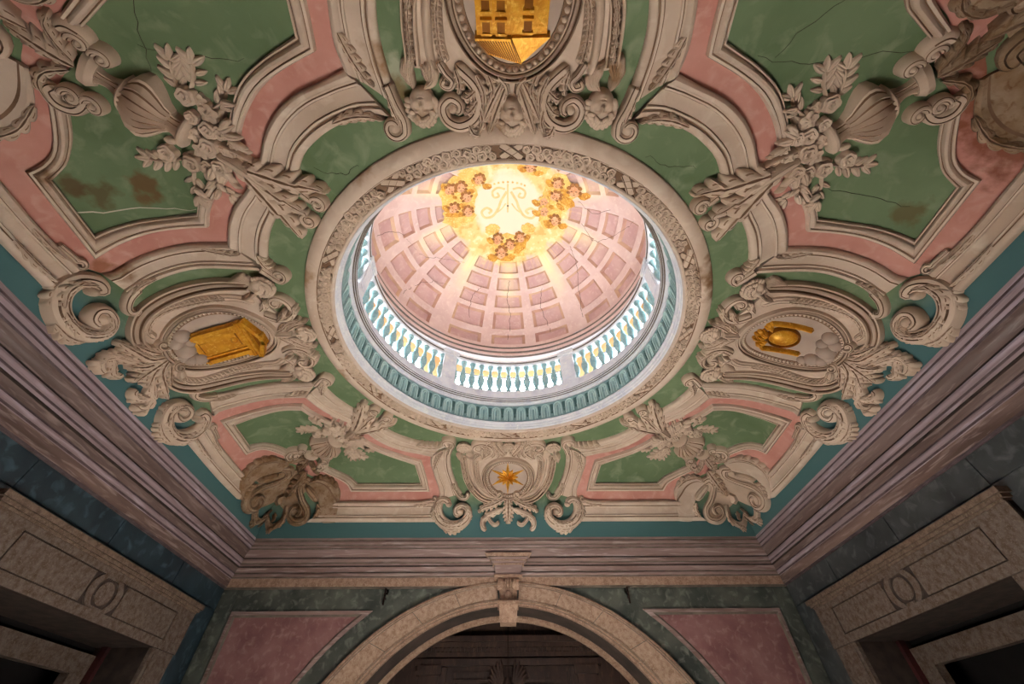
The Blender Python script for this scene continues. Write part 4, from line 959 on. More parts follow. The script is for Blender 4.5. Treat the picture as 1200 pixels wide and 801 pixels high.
def golden_house():
    RB.sx, RB.sy = 1, -1
    t = thing('golden_house', 'gilded house with windows and striped roof on the oval plate', 'emblem', S(0, -3.3))
    def bx(n, u, v, lu, lv, h0, h1, a=0, m=GOLD): return RB().box((u, v), lu, lv, h0, h1, a).build(n, [m], t, smooth=0)
    RB().strip([(-.275, 3.15), (-.275, 3.72)], [(-.02, 3.145), (-.02, 3.72)], [(0, 0), (0, .11), (1, .11), (1, 0)], n=14).build('front_wall', [GOLD], t, smooth=20)
    RB().strip([(-.02, 3.145), (-.02, 3.72)], [(.26, 3.16), (.26, 3.72)], [(0, 0), (0, .09), (1, .09), (1, 0)], n=14).build('side_wall', [GOLD], t, smooth=20)
    RB().poly([(-.29, 3.165), (-.19, 3.04), (.07, 2.965), (-.01, 3.15)], .04, .15).build('roof', [GOLD], t, smooth=0)
    RB().poly([(.07, 2.965), (.285, 3.17), (-.01, 3.16)], .04, .13).build('gable', [GOLD], t, smooth=0)
    for i in range(14):
        q = i / 13; P = (-.275 + .26 * q, 3.155 - .005 * q); Q = (-.185 + .235 * q, 3.05 - .07 * q)
        RB().box(((P[0] + Q[0]) / 2, (P[1] + Q[1]) / 2), hypot(P[0] - Q[0], P[1] - Q[1]), .008, .14, .162, atan2(Q[1] - P[1], Q[0] - P[0])).build('roof_tile', [GOLDL], t, smooth=0)
    bx('cornice', -.15, 3.16, .27, .02, .10, .16)
    for v in (3.245, 3.42, 3.60):
        for u in (-.20, -.09):
            bx('window', u, v, .06, .09, .11, .13, m=GOLDL); bx('window_frame', u, v - .055, .08, .018, .11, .145); bx('window_frame', u, v + .055, .08, .018, .11, .145)
            bx('window_frame', u - .036, v, .014, .12, .11, .14); bx('window_frame', u + .036, v, .014, .12, .11, .14)
        bx('window', .11, v, .06, .09, .09, .11, m=GOLDL); bx('window_frame', .11, v + .055, .08, .018, .09, .125); bx('window_frame', .11, v - .055, .08, .018, .09, .125)
golden_house()
RB.sx = RB.sy = 1

# ================================================================ DRUM, BALUSTRADE, DOME
Z0 = CZ
drum = ring('drum', [(R_OPEN, Z0 - .02), (2.19, Z0), (2.19, Z0 + .03), (2.175, Z0 + .035), (2.175, Z0 + .075), (2.16, Z0 + .08), (2.16, Z0 + .11), (2.17, Z0 + .112), (2.185, Z0 + .115), (2.185, Z0 + .46), (2.17, Z0 + .465), (2.165, Z0 + .50), (2.15, Z0 + .505), (2.15, Z0 + .525), (2.13, Z0 + .53), (2.13, Z0 + .55), (2.11, Z0 + .555), (2.11, Z0 + .575), (2.10, Z0 + .58), (2.10, Z0 + .60), (2.72, Z0 + .60)],
            [WHITE, VERDI2, GREYL], [0, 0, 0, 0, 0, 0, 0, 0, 1, 0, 0, 0, 0, 2, 0, 2, 0, 2, 0, 0], smooth=25)
struct(drum)
def tongue_mesh():
    bm = bmesh.new(); w, hgt, n = .062, .27, 10
    path = [(-w, 0)] + [(-w, hgt - w)] + [(-w * cos(pi * i / n), hgt - w + w * sin(pi * i / n)) for i in range(1, n)] + [(w, hgt - w), (w, 0)]
    for sc_, th, d in ((1.0, .017, .032), (.45, .012, .022)):
        rows = []
        for i, p in enumerate(path):
            a = path[max(0, i - 1)]; b = path[min(len(path) - 1, i + 1)]; dx, dz = b[0] - a[0], b[1] - a[1]; L = hypot(dx, dz); nx, nz = -dz / L, dx / L
            k = (p[0] * sc_, p[1] if sc_ == 1 else p[1] * .9)
            rows.append([(k[0] + nx * th * s, y, k[1] + nz * th * s) for s, y in ((-1, 0), (-.6, -d), (.6, -d), (1, 0))])
        grid_rows(bm, rows)
    bmesh.ops.recalc_face_normals(bm, faces=bm.faces)
    me = bpy.data.meshes.new('tongue'); bm.to_mesh(me); bm.free(); me.materials.append(VERDIL); return me
def dart_mesh():
    bm = bmesh.new()
    rows = [[(x * w, -d, z) for x, d in ((-1, 0), (-.5, .016), (0, .006), (.5, .016), (1, 0))] for z, w, d in ((.27, .03, 0), (.22, .026, 0), (.16, .018, 0), (.13, .010, 0), (.12, .018, 0), (.085, .012, 0), (.07, .002, 0))]
    grid_rows(bm, rows); bmesh.ops.recalc_face_normals(bm, faces=bm.faces)
    me = bpy.data.meshes.new('dart'); bm.to_mesh(me); bm.free(); me.materials.append(VERDID); return me
TONGUE, DART = tongue_mesh(), dart_mesh()
NT = 64
for i in range(NT):
    for me, nm, off in ((TONGUE, 'tongue', 0), (DART, 'dart', .5)):
        a = 2 * pi * (i + off) / NT
        o = bpy.data.objects.new(nm, me); COL.objects.link(o); o.parent = drum
        o.location = (2.186 * sin(a), 2.186 * cos(a) * KY, Z0 + .135); o.rotation_euler = (0, 0, -a)

# balustrade
bal = thing('balustrade', 'ring balustrade of verdigris balusters and white rails inside the dome', 'balustrade', (0, 0, Z0 + .60))
RB_R = 2.245
ring('base_rail', [(2.32, Z0 + .59), (2.165, Z0 + .59), (2.165, Z0 + .78), (2.18, Z0 + .805), (2.31, Z0 + .805), (2.32, Z0 + .59)], [WHITE], None, parent=bal, smooth=20)
ring('handrail', [(2.18, Z0 + 1.435), (2.16, Z0 + 1.445), (2.16, Z0 + 1.47), (2.172, Z0 + 1.475), (2.172, Z0 + 1.495), (2.15, Z0 + 1.505), (2.15, Z0 + 1.54), (2.35, Z0 + 1.54), (2.35, Z0 + 1.505), (2.325, Z0 + 1.495), (2.325, Z0 + 1.435), (2.18, Z0 + 1.435)], [WHITE, GREYL], [0, 0, 1, 0, 1, 0, 0, 0, 0, 0, 0], parent=bal, smooth=20)
def baluster_mesh():
    prof = [(.072, 0), (.072, .035), (.05, .04), (.058, .055), (.058, .075), (.036, .09), (.034, .11), (.05, .14), (.074, .20), (.083, .26), (.080, .31), (.062, .36), (.042, .395), (.036, .41), (.048, .42), (.048, .44), (.034, .45), (.032, .50), (.038, .54), (.056, .57), (.060, .585), (.052, .60), (.074, .615), (.078, .65)]
    bm = bmesh.new(); n = 16
    rows = [[(r * .80 * cos(2 * pi * k / n), r * .80 * sin(2 * pi * k / n), z) for k in range(n)] for r, z in prof]
    grid_rows(bm, rows, closed=True); bmesh.ops.recalc_face_normals(bm, faces=bm.faces)
    me = bpy.data.meshes.new('baluster'); bm.to_mesh(me); bm.free(); me.materials.append(VERDI)
    me.polygons.foreach_set('use_smooth', [True] * len(me.polygons)); me.set_sharp_from_angle(angle=radians(45)); return me
BALU = baluster_mesh()
PED = [30, 92, 150, 210, 268, 330]
def pedestal_mesh():
    bm = bmesh.new(); bbox(bm, (-.17, -.095, 0), (.17, .085, .20)); bbox(bm, (-.125, -.09, .20), (.125, .09, .83)); bbox(bm, (-.145, -.11, .83), (.145, .11, .88)); bbox(bm, (-.16, -.125, .88), (.16, .12, .945))
    bbox(bm, (-.085, -.098, .28), (.085, -.08, .75))
    bmesh.ops.recalc_face_normals(bm, faces=bm.faces); me = bpy.data.meshes.new('pedestal'); bm.to_mesh(me); bm.free(); me.materials.append(WHITE); return me
PEDM = pedestal_mesh()
for j, p in enumerate(PED):
    a = radians(p); o = bpy.data.objects.new('pedestal', PEDM); COL.objects.link(o); o.parent = bal
    o.location = (RB_R * sin(a), RB_R * cos(a) * KY, 0); o.rotation_euler = (0, 0, -a)
    q = PED[(j + 1) % 6] + (360 if j == 5 else 0); mg = 3.4
    for i in range(13):
        a = radians(p + mg + (q - p - 2 * mg) * i / 12); o = bpy.data.objects.new('baluster', BALU); COL.objects.link(o); o.parent = bal
        o.location = (RB_R * sin(a), RB_R * cos(a) * KY, .20); o.rotation_euler = (0, 0, -a); o.scale = (1, 1, .985)

# gallery wall behind the balustrade, with windows
RW = 2.64
gal = ring('wall_gallery', [(RW, Z0 + .58), (RW, Z0 + .75)], [GALL], None); struct(gal)
g2 = ring('wall_gallery_top', [(RW, Z0 + 1.56), (RW, Z0 + 1.92)], [GALL], None); g2.name = 'trim_5'; struct(g2)
WINS = []
for i in range(6):
    ac = PED[i] + (((PED[(i + 1) % 6] - PED[i]) % 360) / 2); hw = 23
    WINS.append((ac - hw, ac + hw))
for i in range(6):
    a0, a1 = WINS[i]; b0 = WINS[(i + 1) % 6][0]
    if b0 < a1: b0 += 360
    o = ring('wall_gallery_pier', [(RW, Z0 + .75), (RW, Z0 + 1.56)], [GALL], None, seg=10, a0=radians(a1), a1=radians(b0)); o.name = 'trim_%d' % (6 + i); struct(o)
    w = ring('window_%d' % (i + 1), [(RW + .06, Z0 + .73), (RW + .06, Z0 + 1.58)], [SKYP], None, seg=16, a0=radians(a0), a1=radians(a1)); struct(w)
    f = ring('window_frame', [(RW - .01, Z0 + .745), (RW - .03, Z0 + .75), (RW - .03, Z0 + .78), (RW + .06, Z0 + .78)], [WHITE], None, seg=16, a0=radians(a0), a1=radians(a1), parent=w)
    for k in range(1, 6):
        a = radians(a0 + (a1 - a0) * k / 6); bm = bmesh.new(); bbox(bm, (-.015, -.02, 0), (.015, .02, .82))
        g = bm_obj('glazing_bar', bm, WHITE, w, smooth=0); g.location = ((RW + .03) * sin(a), (RW + .03) * cos(a) * KY, Z0 + .75); g.rotation_euler = (0, 0, -a)
# dome cornice
struct(ring('trim_12', [(RW, Z0 + 1.90), (2.50, Z0 + 1.92), (2.47, Z0 + 1.97), (2.48, Z0 + 1.99), (2.45, Z0 + 2.01), (2.44, Z0 + 2.07), (2.45, Z0 + 2.09), (2.42, Z0 + 2.11), (2.41, Z0 + 2.18), (2.43, Z0 + 2.20), (2.43, Z0 + 2.25), (2.47, Z0 + 2.29)], [PINKD, GREYL, WHITE], [0, 2, 0, 1, 0, 0, 1, 0, 2, 1, 0], smooth=20))

# dome with coffers
DA, DB, DZ = 2.45, 1.76, Z0 + 2.27
def dome_pt(az, lat, off=0.0):
    r = (DA + off) * cos(lat); return (r * sin(az), r * cos(az) * KY, DZ + (DB + off) * sin(lat))
def dome_material(base, name, strength):
    m = base.copy(); m.name = name
    nt = m.node_tree; b = nt.nodes['Principled BSDF']; src = b.inputs['Base Color'].links[0].from_socket
    geo = _n(nt, 'ShaderNodeNewGeometry'); sep = _n(nt, 'ShaderNodeSeparateXYZ'); nt.links.new(geo.outputs['Position'], sep.inputs[0])
    def mth(op, a, b_=None, c=None):
        n = _n(nt, 'ShaderNodeMath', operation=op)
        for i, x in enumerate((a, b_, c)):
            if x is None: continue
            if isinstance(x, (int, float)): n.inputs[i].default_value = x
            else: nt.links.new(x, n.inputs[i])
        return n.outputs[0]
    def rng(x, lo, hi, a=0.0, bb=1.0):
        r = _n(nt, 'ShaderNodeMapRange'); r.interpolation_type = 'SMOOTHSTEP'; r.inputs[1].default_value = lo; r.inputs[2].default_value = hi; r.inputs[3].default_value = a; r.inputs[4].default_value = bb; nt.links.new(x, r.inputs[0]); return r.outputs[0]
    x, y = sep.outputs[0], sep.outputs[1]
    r = mth('SQRT', mth('ADD', mth('MULTIPLY', x, x), mth('MULTIPLY', y, y)))
    nz = _n(nt, 'ShaderNodeTexNoise'); nz.inputs['Scale'].default_value = 3.2; nz.inputs['Detail'].default_value = 5; nt.links.new(geo.outputs['Position'], nz.inputs['Vector'])
    ang = mth('ARCTAN2', x, y)
    # painted rays along the broad ribs and between
    ray = mth('POWER', mth('ABSOLUTE', mth('COSINE', mth('MULTIPLY', ang, 5.0))), 7.0)
    rayn = _n(nt, 'ShaderNodeTexNoise'); rayn.inputs['Scale'].default_value = 7.0; rayn.inputs['Detail'].default_value = 3
    cb = _n(nt, 'ShaderNodeCombineXYZ'); nt.links.new(mth('MULTIPLY', ang, 4.0), cb.inputs[0]); nt.links.new(cb.outputs[0], rayn.inputs['Vector'])
    def mx(fac, a, c):
        n = _n(nt, 'ShaderNodeMix', data_type='RGBA'); nt.links.new(fac, n.inputs[0]); nt.links.new(a, n.inputs[6]); n.inputs[7].default_value = (*c, 1); return n.outputs[2]
    rr = mth('ADD', r, mth('MULTIPLY', mth('SUBTRACT', nz.outputs['Fac'], .5), .55))
    rayf = mth('MULTIPLY', mth('MULTIPLY', rng(rr, 2.25, 1.2), ray), 1.0 * strength)
    col = mx(rayf, src, srgb(244, 220, 166))
    rayf2 = mth('MULTIPLY', mth('MULTIPLY', rng(rr, 1.75, .95), rng(rayn.outputs['Fac'], .45, .62)), .6 * strength)
    col = mx(rayf2, col, srgb(246, 206, 132))
    gold = mth('MULTIPLY', rng(rr, 1.32, 1.12), .95)
    col = mx(gold, col, srgb(230, 196, 126))
    gn = _n(nt, 'ShaderNodeTexNoise'); gn.inputs['Scale'].default_value = 6.5; gn.inputs['Detail'].default_value = 6; nt.links.new(geo.outputs['Position'], gn.inputs['Vector'])
    col = mx(mth('MULTIPLY', gold, rng(gn.outputs['Fac'], .52, .66, 0, .8)), col, srgb(206, 160, 86))
    col = mx(mth('MULTIPLY', gold, rng(gn.outputs['Fac'], .46, .36, 0, .8)), col, srgb(240, 220, 170))
    glow = rng(rr, .82, .58)
    col = mx(glow, col, srgb(232, 214, 184))
    nt.links.new(col, b.inputs['Base Color'])
    return m
DOMEM = dome_material(PINKD, 'dome_fresco_plaster', 1.0); COFFM = dome_material(COFF, 'dome_fresco_coffer', .55); COFEM = dome_material(COFFE, 'dome_fresco_coffer_edge', .5)
ribs = [(-36.5, 36.5), (36.5, 100), (100, 180), (180, 260), (260, 323.5)]
cols = []
for a, b in ribs:
    wide = 5.2; inner = (b - a) - 2 * wide; nr = 5.4; wc = (inner - 2 * nr) / 3
    for k in range(3):
        s = a + wide + k * (wc + nr); cols.append((s, s + wc))
ROWS = [(2.447, 2.405), (2.355, 2.155), (2.085, 1.885), (1.80, 1.56), (1.47, 1.23)]
lat = lambda r: math.acos(min(1, r / DA))
AZ = []
for a, b in cols: AZ += [a, a + (b - a) / 3, a + 2 * (b - a) / 3, b]
AZ = sorted(AZ)
LB = [0.0]
for a, b in ROWS: LB += [lat(a), (lat(a) + lat(b)) / 2, lat(b)]
LB += [lat(r) for r in (1.1, .95, .8, .62, .44, .26)]
def build_dome():
    bm = bmesh.new(); V = [[bm.verts.new(dome_pt(radians(a), l)) for a in AZ] for l in LB]; n = len(AZ); top = bm.verts.new((0, 0, DZ + DB))
    cellcol = set(); cellrow = set()
    for i, a in enumerate(AZ):
        b = AZ[(i + 1) % n] if i < n - 1 else AZ[0] + 360
        if any(c[0] - 1e-6 <= a and b <= c[1] + 1e-6 for c in cols): cellcol.add(i)
    for j in range(len(LB) - 1):
        if any(lat(r[0]) - 1e-6 <= LB[j] and LB[j + 1] <= lat(r[1]) + 1e-6 for r in ROWS): cellrow.add(j)
    for j in range(len(LB) - 1):
        for i in range(n):
            if i in cellcol and j in cellrow: continue
            k = (i + 1) % n; bm.faces.new((V[j][i], V[j][k], V[j + 1][k], V[j + 1][i]))
    for i in range(n): bm.faces.new((V[-1][i], V[-1][(i + 1) % n], top))
    return struct(bm_obj('dome', bm, DOMEM, smooth=60))
dome = build_dome()
for a, b in cols:
    for r0, r1 in ROWS:
        l0, l1 = lat(r0), lat(r1); bm = bmesh.new(); d = .05; ia = min((b - a) * .09, 1.6); il = (l1 - l0) * .10
        az = [a, a + (b - a) / 3, a + 2 * (b - a) / 3, b]; la = [l0, (l0 + l1) / 2, l1]
        azi = [a + ia + (b - a - 2 * ia) * k / 3 for k in range(4)]; lai = [l0 + il + (l1 - l0 - 2 * il) * k / 2 for k in range(3)]
        O = [[bm.verts.new(dome_pt(radians(x), y)) for x in az] for y in la]; I = [[bm.verts.new(dome_pt(radians(x), y, d)) for x in azi] for y in lai]
        for j in range(2):
            for i in range(3): bm.faces.new((I[j][i], I[j][i + 1], I[j + 1][i + 1], I[j + 1][i]))
        bo = [O[0][i] for i in range(4)] + [O[1][3]] + [O[2][i] for i in (3, 2, 1, 0)] + [O[1][0]]; bi = [I[0][i] for i in range(4)] + [I[1][3]] + [I[2][i] for i in (3, 2, 1, 0)] + [I[1][0]]
        for k in range(10):
            f = bm.faces.new((bo[k], bo[(k + 1) % 10], bi[(k + 1) % 10], bi[k])); f.material_index = 1
        bm_obj('coffer', bm, [COFFM, COFEM], dome, smooth=0)
# cracks in the dome plaster
def dome_crack(pts):
    P = cr(pts, 8); bm = bmesh.new(); rows = []; rnd = random.Random(len(pts) + int(pts[0][0] * 100))
    for i, (az, r) in enumerate(P):
        az += rnd.uniform(-.6, .6); r += rnd.uniform(-.012, .012); w = .35 / max(.3, r)
        rows.append([dome_pt(radians(az - w * .7), lat(min(r, 2.44)), -.004), dome_pt(radians(az + w * .7), lat(min(r, 2.44)), -.004)])
    grid_rows(bm, rows); bm_obj('crack', bm, CRACK, dome, smooth=0)
for pts in ([(0, 2.44), (1, 2.2), (-1, 1.9), (1, 1.6)], [(-22, 2.3), (-24, 2.0), (-20, 1.8)], [(-60, 2.42), (-54, 2.2), (-46, 2.05), (-30, 1.95), (-18, 2.0)], [(-90, 2.4), (-84, 2.1), (-66, 1.95), (-54, 1.7), (-40, 1.5)], [(40, 2.44), (46, 2.1), (54, 1.8), (60, 1.5)], [(22, 2.42), (20, 2.1), (24, 1.85)], [(96, 2.3), (84, 2.1), (74, 1.8), (82, 1.5)], [(104, 2.2), (92, 1.7), (100, 1.4)]):
    dome_crack(pts)

# fresco of the glory: painted cherubs, crescent scrolls and stars, thin paint layers on the dome
SKIN = mat('fresco_skin', srgb(222, 166, 122), srgb(204, 140, 96), srgb(234, 190, 146), scale=10, rough=0.9)
FHAIR = mat('fresco_hair', srgb(142, 92, 50), srgb(174, 118, 66), scale=24, rough=0.9)
FWING = mat('fresco_wing', srgb(214, 156, 62), srgb(178, 116, 44), srgb(238, 196, 110), scale=10, rough=0.9)
FCLOUD = mat('fresco_gold_cloud', srgb(232, 190, 106), srgb(214, 162, 80), srgb(244, 218, 152), scale=8, rough=0.9)
FPALE = mat('fresco_pale_gold', srgb(232, 204, 146), srgb(222, 190, 126), scale=12, rough=0.9)
FDARK = mat('fresco_brown', srgb(96, 58, 32), rough=0.9)
fresco = thing('dome_fresco', 'golden glory fresco with cherubs and stars at the dome crown', 'fresco', (0, 0, DZ + DB))
def dome_frame(x, y, off):
    q = 1 - (x / DA) ** 2 - (y / (DA * KY)) ** 2; z = DZ + DB * sqrt(max(q, 0))
    n = Vector((-x / DA ** 2, -y / (DA * KY) ** 2, -(z - DZ) / DB ** 2)).normalized()
    return Vector((x, y, z)) + n * off, n
def dome_patch(name, m, parent, cx, cy, ang, outline, off, dome_h=.02):
    """painted patch following the dome, slightly swollen"""
    bm = bmesh.new(); N = len(outline); prev = None; o = world_loc(parent)
    V = []
    for k, t in enumerate((1.0, .75, .45)):
        V.append([bm.verts.new(dome_frame(cx + (p[0] * cos(ang) - p[1] * sin(ang)) * t, cy + (p[0] * sin(ang) + p[1] * cos(ang)) * t, off + dome_h * (1 - t * t))[0] - o) for p in outline])
    c = bm.verts.new(dome_frame(cx, cy, off + dome_h)[0] - o)
    for a, b in zip(V[:-1], V[1:]):
        for k in range(N): bm.faces.new((a[k], a[(k + 1) % N], b[(k + 1) % N], b[k]))
    for k in range(N): bm.faces.new((V[-1][k], V[-1][(k + 1) % N], c))
    return bm_obj(name, bm, m, parent, smooth=180)
def oval(a, b, n=16, wob=0.0, seed=0):
    rnd = random.Random(seed); return [((a * (1 + rnd.uniform(-wob, wob))) * cos(2 * pi * i / n), (b * (1 + rnd.uniform(-wob, wob))) * sin(2 * pi * i / n)) for i in range(n)]
for i, (x, y, a, b) in enumerate(((-1.0, -.25, .34, .42), (-1.02, .12, .34, .26), (.98, -.30, .30, .40), (.86, .15, .24, .30), (0.02, .86, .40, .26), (-.72, -.60, .26, .20), (.5, -.86, .3, .2), (-.35, .50, .16, .12), (.42, .48, .16, .12))):
    dome_patch('cloud', FCLOUD, fresco, x, y, 0, oval(a, b, 26, .16, i), .003, .012)
# chubby painted angels: head, hair, features, wings
HEADS = [(-.945, -.438, .2), (-1.15, -.42, .9), (-.85, -.22, -.5), (-1.12, -.02, .6), (-.84, .08, -.2), (-.587, -.572, .5), (.956, -.531, .4), (.94, -.27, .9), (1.28, -.43, -.1), (.967, .242, .1), (.72, -.13, .2), (.74, .07, .1), (-.156, 1.0, 0), (.034, .834, -.3), (-.234, .71, .3), (.253, .675, -.5), (.408, -.822, .2)]
for i, (x, y, tilt) in enumerate(HEADS):
    R = .115 if i not in (8, 12) else .135
    h = dome_patch('cherub_face', SKIN, fresco, x, y, tilt, oval(R * .82, R, 18), .012, .03)
    for k in range(6):
        ta = radians(-14 + 208 * k / 5); rr_ = R * (.30 if k in (0, 5) else .36)
        lx, ly = R * .84 * cos(ta), -R * .98 * sin(ta)
        dome_patch('hair', FHAIR if i not in (10, 11) else FCLOUD, h, x + lx * cos(tilt) - ly * sin(tilt), y + lx * sin(tilt) + ly * cos(tilt), tilt + ta, oval(rr_, rr_ * .8, 10, .15, i * 7 + k), .022, .02)
    for dx, dy, w, hh in ((-.33, -.02, .15, .07), (.33, -.02, .15, .07), (0, .48, .18, .05), (0, .22, .08, .05)):
        X = x + (dx * cos(tilt) - dy * sin(tilt)) * R; Y = y + (dx * sin(tilt) + dy * cos(tilt)) * R
        dome_patch('feature', FDARK if dy != .22 else FHAIR, h, X, Y, tilt, oval(w * R, hh * R, 8), .044 - .0 * R, .003)
    for s in (-1, 1):
        if i in (2, 4, 13): continue
        w = [(0, 0), (.5 * R, -.5 * R), (1.2 * R, -.7 * R), (1.75 * R, -.35 * R), (1.6 * R, .1 * R), (1.3 * R, .3 * R), (.9 * R, .55 * R), (.4 * R, .5 * R)]
        dome_patch('wing', FWING, fresco, x + s * .55 * R * cos(tilt), y + s * .55 * R * sin(tilt) + .75 * R, tilt, [(s * p[0], p[1]) for p in w], .007, .012)
# robes
for i, (x, y, a, b, an) in enumerate(((.25, .86, .10, .2, .7), (-.06, 1.10, .20, .07, 0), (1.12, -.20, .22, .10, .4), (-1.05, .12, .26, .07, .1), (.85, .33, .12, .10, .2), (-.95, -.05, .12, .07, .4))):
    dome_patch('robe', FWING, fresco, x, y, an, oval(a, b, 18, .14, i + 40), .008, .015)
# monogram scrolls and stars
def dome_stroke(name, pts, w, m):
    P = cr(pts, 6); bm = bmesh.new(); rows = []; o = world_loc(fresco)
    for i, p in enumerate(P):
        a = P[max(0, i - 1)]; b = P[min(len(P) - 1, i + 1)]; L = hypot(b[0] - a[0], b[1] - a[1]) or 1; nx, ny = -(b[1] - a[1]) / L, (b[0] - a[0]) / L
        rows.append([dome_frame(p[0] + nx * w * s, p[1] + ny * w * s, .004 + (.006 if s == 0 else 0))[0] - o for s in (-1, 0, 1)])
    grid_rows(bm, rows); return bm_obj(name, bm, m, fresco, smooth=180)
for s in (-1, 1):
    dome_stroke('monogram_scroll', [(s * a, b) for a, b in ((.08, -.35), (.22, -.38), (.33, -.30), (.30, -.18), (.20, -.20), (.24, -.28))], .022, FPALE)
    dome_stroke('monogram_scroll', [(s * a, b) for a, b in ((.04, -.30), (.16, -.10), (.22, .06), (.34, .22), (.50, .24), (.56, .12), (.46, .04), (.36, .10), (.42, .16))], .026, FPALE)
    dome_stroke('monogram_scroll', [(s * a, b) for a, b in ((.06, -.05), (.14, .06), (.24, .14))], .014, FPALE)
dome_stroke('monogram_staff', [(-.02, -.46), (-.02, -.2), (-.02, .05), (-.02, .14)], .016, FPALE)
dome_patch('monogram_pin', FDARK, fresco, -.02, .0, 0, oval(.018, .018, 8), .01, .01)
for i in range(9):
    a = radians(-50 + 100 * i / 8) ; X, Y = .44 * sin(a) - .02, -.50 + .12 * (1 - cos(a)) * 1.5
    st = [((.034 if k % 2 == 0 else .014) * cos(2 * pi * k / 12), (.034 if k % 2 == 0 else .014) * sin(2 * pi * k / 12)) for k in range(12)]
    dome_patch('star', FCLOUD, fresco, X, Y, 0, st, .006, .004)
for X, Y in ((-.02, -.80), (-.1, -.9), (.22, -.76), (.3, -.68), (-.25, -.78)):
    dome_patch('star', FPALE, fresco, X, Y, 0, [((.05 if k % 2 == 0 else .02) * cos(2 * pi * k / 12), (.05 if k % 2 == 0 else .02) * sin(2 * pi * k / 12)) for k in range(12)], .006, .004)

# ================================================================ BACK WALL: panels, arch, keystone
def arc_pts(zc, r, a0, a1, n): return [(r * cos(a0 + (a1 - a0) * i / n), zc + r * sin(a0 + (a1 - a0) * i / n)) for i in range(n + 1)]
def back_poly(name, pts, y0, y1, m, parent=None, smooth=0):
    bm = bmesh.new(); o = world_loc(parent) if parent else Vector((0, 0, 0))
    a = [bm.verts.new(Vector((x, y0, z)) - o) for x, z in pts]; b = [bm.verts.new(Vector((x, y1, z)) - o) for x, z in pts]
    bm.faces.new(a)
    for i in range(len(pts)): j = (i + 1) % len(pts); bm.faces.new((a[i], a[j], b[j], b[i]))
    return bm_obj(name, bm, m, parent, smooth)
for s, nm in ((-1, 'left'), (1, 'right')):
    lab = 'pink marble wall panel in a moulded frame beside the arch, next to the ' + ('damp-stained corner' if s < 0 else 'pale cream corner ornament')
    t = thing('wall_panel', lab, 'wall panel', (s * 3.6, WY, 2.0), 'pink panels flanking the arch')
    R3 = 3.72; zc = .41
    cut = lambda d: [(s * (R3 + d) * cos(a), zc + (R3 + d) * sin(a)) for a in [radians(x) for x in (5, 12, 19, 26, 32, 38, 44, 49)] if zc + (R3 + d) * sin(a) < 3.36 - d]
    def outline(d):
        zt = 3.42 - d; a_end = math.asin((zt - zc) / (R3 + d)); c = [(s * (R3 + d) * cos(a_end * k / 9), zc + (R3 + d) * sin(a_end * k / 9)) for k in range(10)]
        return [(s * (4.43 - d), .3), (s * (4.43 - d), zt)] + c[::-1] + [(s * (R3 + d), .3)]
    for d0, d1, p0, p1, m in ((0, .05, .03, .035, MARBW), (.05, .08, .035, .012, GREYL)):
        A, B = outline(d0), outline(d1); bm = bmesh.new(); o = world_loc(t)
        rows = [[Vector((x, WY + .01, z)) - o for x, z in A], [Vector((x, WY - p0, z)) - o for x, z in A], [Vector((x, WY - p1, z)) - o for x, z in B], [Vector((x, WY - .006, z)) - o for x, z in B]]
        grid_rows(bm, rows, closed=True); bm_obj('panel_frame', bm, m, t, smooth=0)
    back_poly('panel_field', outline(.075), WY - .012, WY + .01, PINKM, t)
    # upright marble strip at the room corner and painted slab edges
    back_poly('marble_pilaster', [(s * 4.70, .2), (s * 4.70, 3.70), (s * 4.47, 3.70), (s * 4.47, .2)], WY - .018, WY + .01, DKGREEN, t)
arch = thing('stone_arch', 'mottled beige stone archivolt with moulded edges over the dark doorway', 'arch', (0, WY, 0))
def arch_band(name, prof, m, a0=.02, a1=pi - .02, n=56, mats=None):
    """prof: (t, y) with t 0 at the intrados (zc .73 r 2.75) and 1 at the extrados (zc .41 r 3.40)"""
    bm = bmesh.new(); rows = []; o = world_loc(arch)
    for t, y in prof:
        zc, r = .73 + (.41 - .73) * t, 2.75 + (3.40 - 2.75) * t
        rows.append([Vector((r * cos(a0 + (a1 - a0) * i / n), WY - y, zc + r * sin(a0 + (a1 - a0) * i / n))) - o for i in range(n + 1)])
    grid_rows(bm, rows, mats=mats); return bm_obj(name, bm, m, arch, smooth=30)
gap = .055
for a0, a1 in ((.02, pi / 2 - gap), (pi / 2 + gap, pi - .02)):
    # voussoirs between the mouldings
    nv = 7
    arch_band('outer_moulding', [(1.03, -.02), (1.03, .07), (.99, .085), (.93, .085), (.92, .065), (.88, .06), (.86, .045)], [STONE, GREYL], a0, a1, mats=[0, 0, 0, 1, 0, 1])
    arch_band('inner_moulding', [(.24, .045), (.22, .065), (.19, .065), (.18, .05), (.10, .05), (.09, .035), (0, .035), (0, -.05)], [STONE, GREYL], a0, a1, mats=[1, 0, 1, 0, 1, 0, 0])
    for k in range(nv):
        b0 = a0 + (a1 - a0) * k / nv + .0012; b1 = a0 + (a1 - a0) * (k + 1) / nv - .0012
        arch_band('voussoir', [(.24, -.02), (.24, .05), (.86, .05), (.86, -.02)], [STONEA], b0, b1, n=8)
# soffit and inner lip
bm = bmesh.new(); rows = []
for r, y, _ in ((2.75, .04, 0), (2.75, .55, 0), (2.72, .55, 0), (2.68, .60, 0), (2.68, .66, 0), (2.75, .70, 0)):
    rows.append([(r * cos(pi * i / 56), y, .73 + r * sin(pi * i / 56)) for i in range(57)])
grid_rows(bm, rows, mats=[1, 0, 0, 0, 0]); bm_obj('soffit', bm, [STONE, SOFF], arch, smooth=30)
for s in (-1, 1): box_obj('reveal', (min(s * 2.75, s * 2.95), WY + .01, 0), (max(s * 2.75, s * 2.95), WY + .70, .75), GREYL, arch)
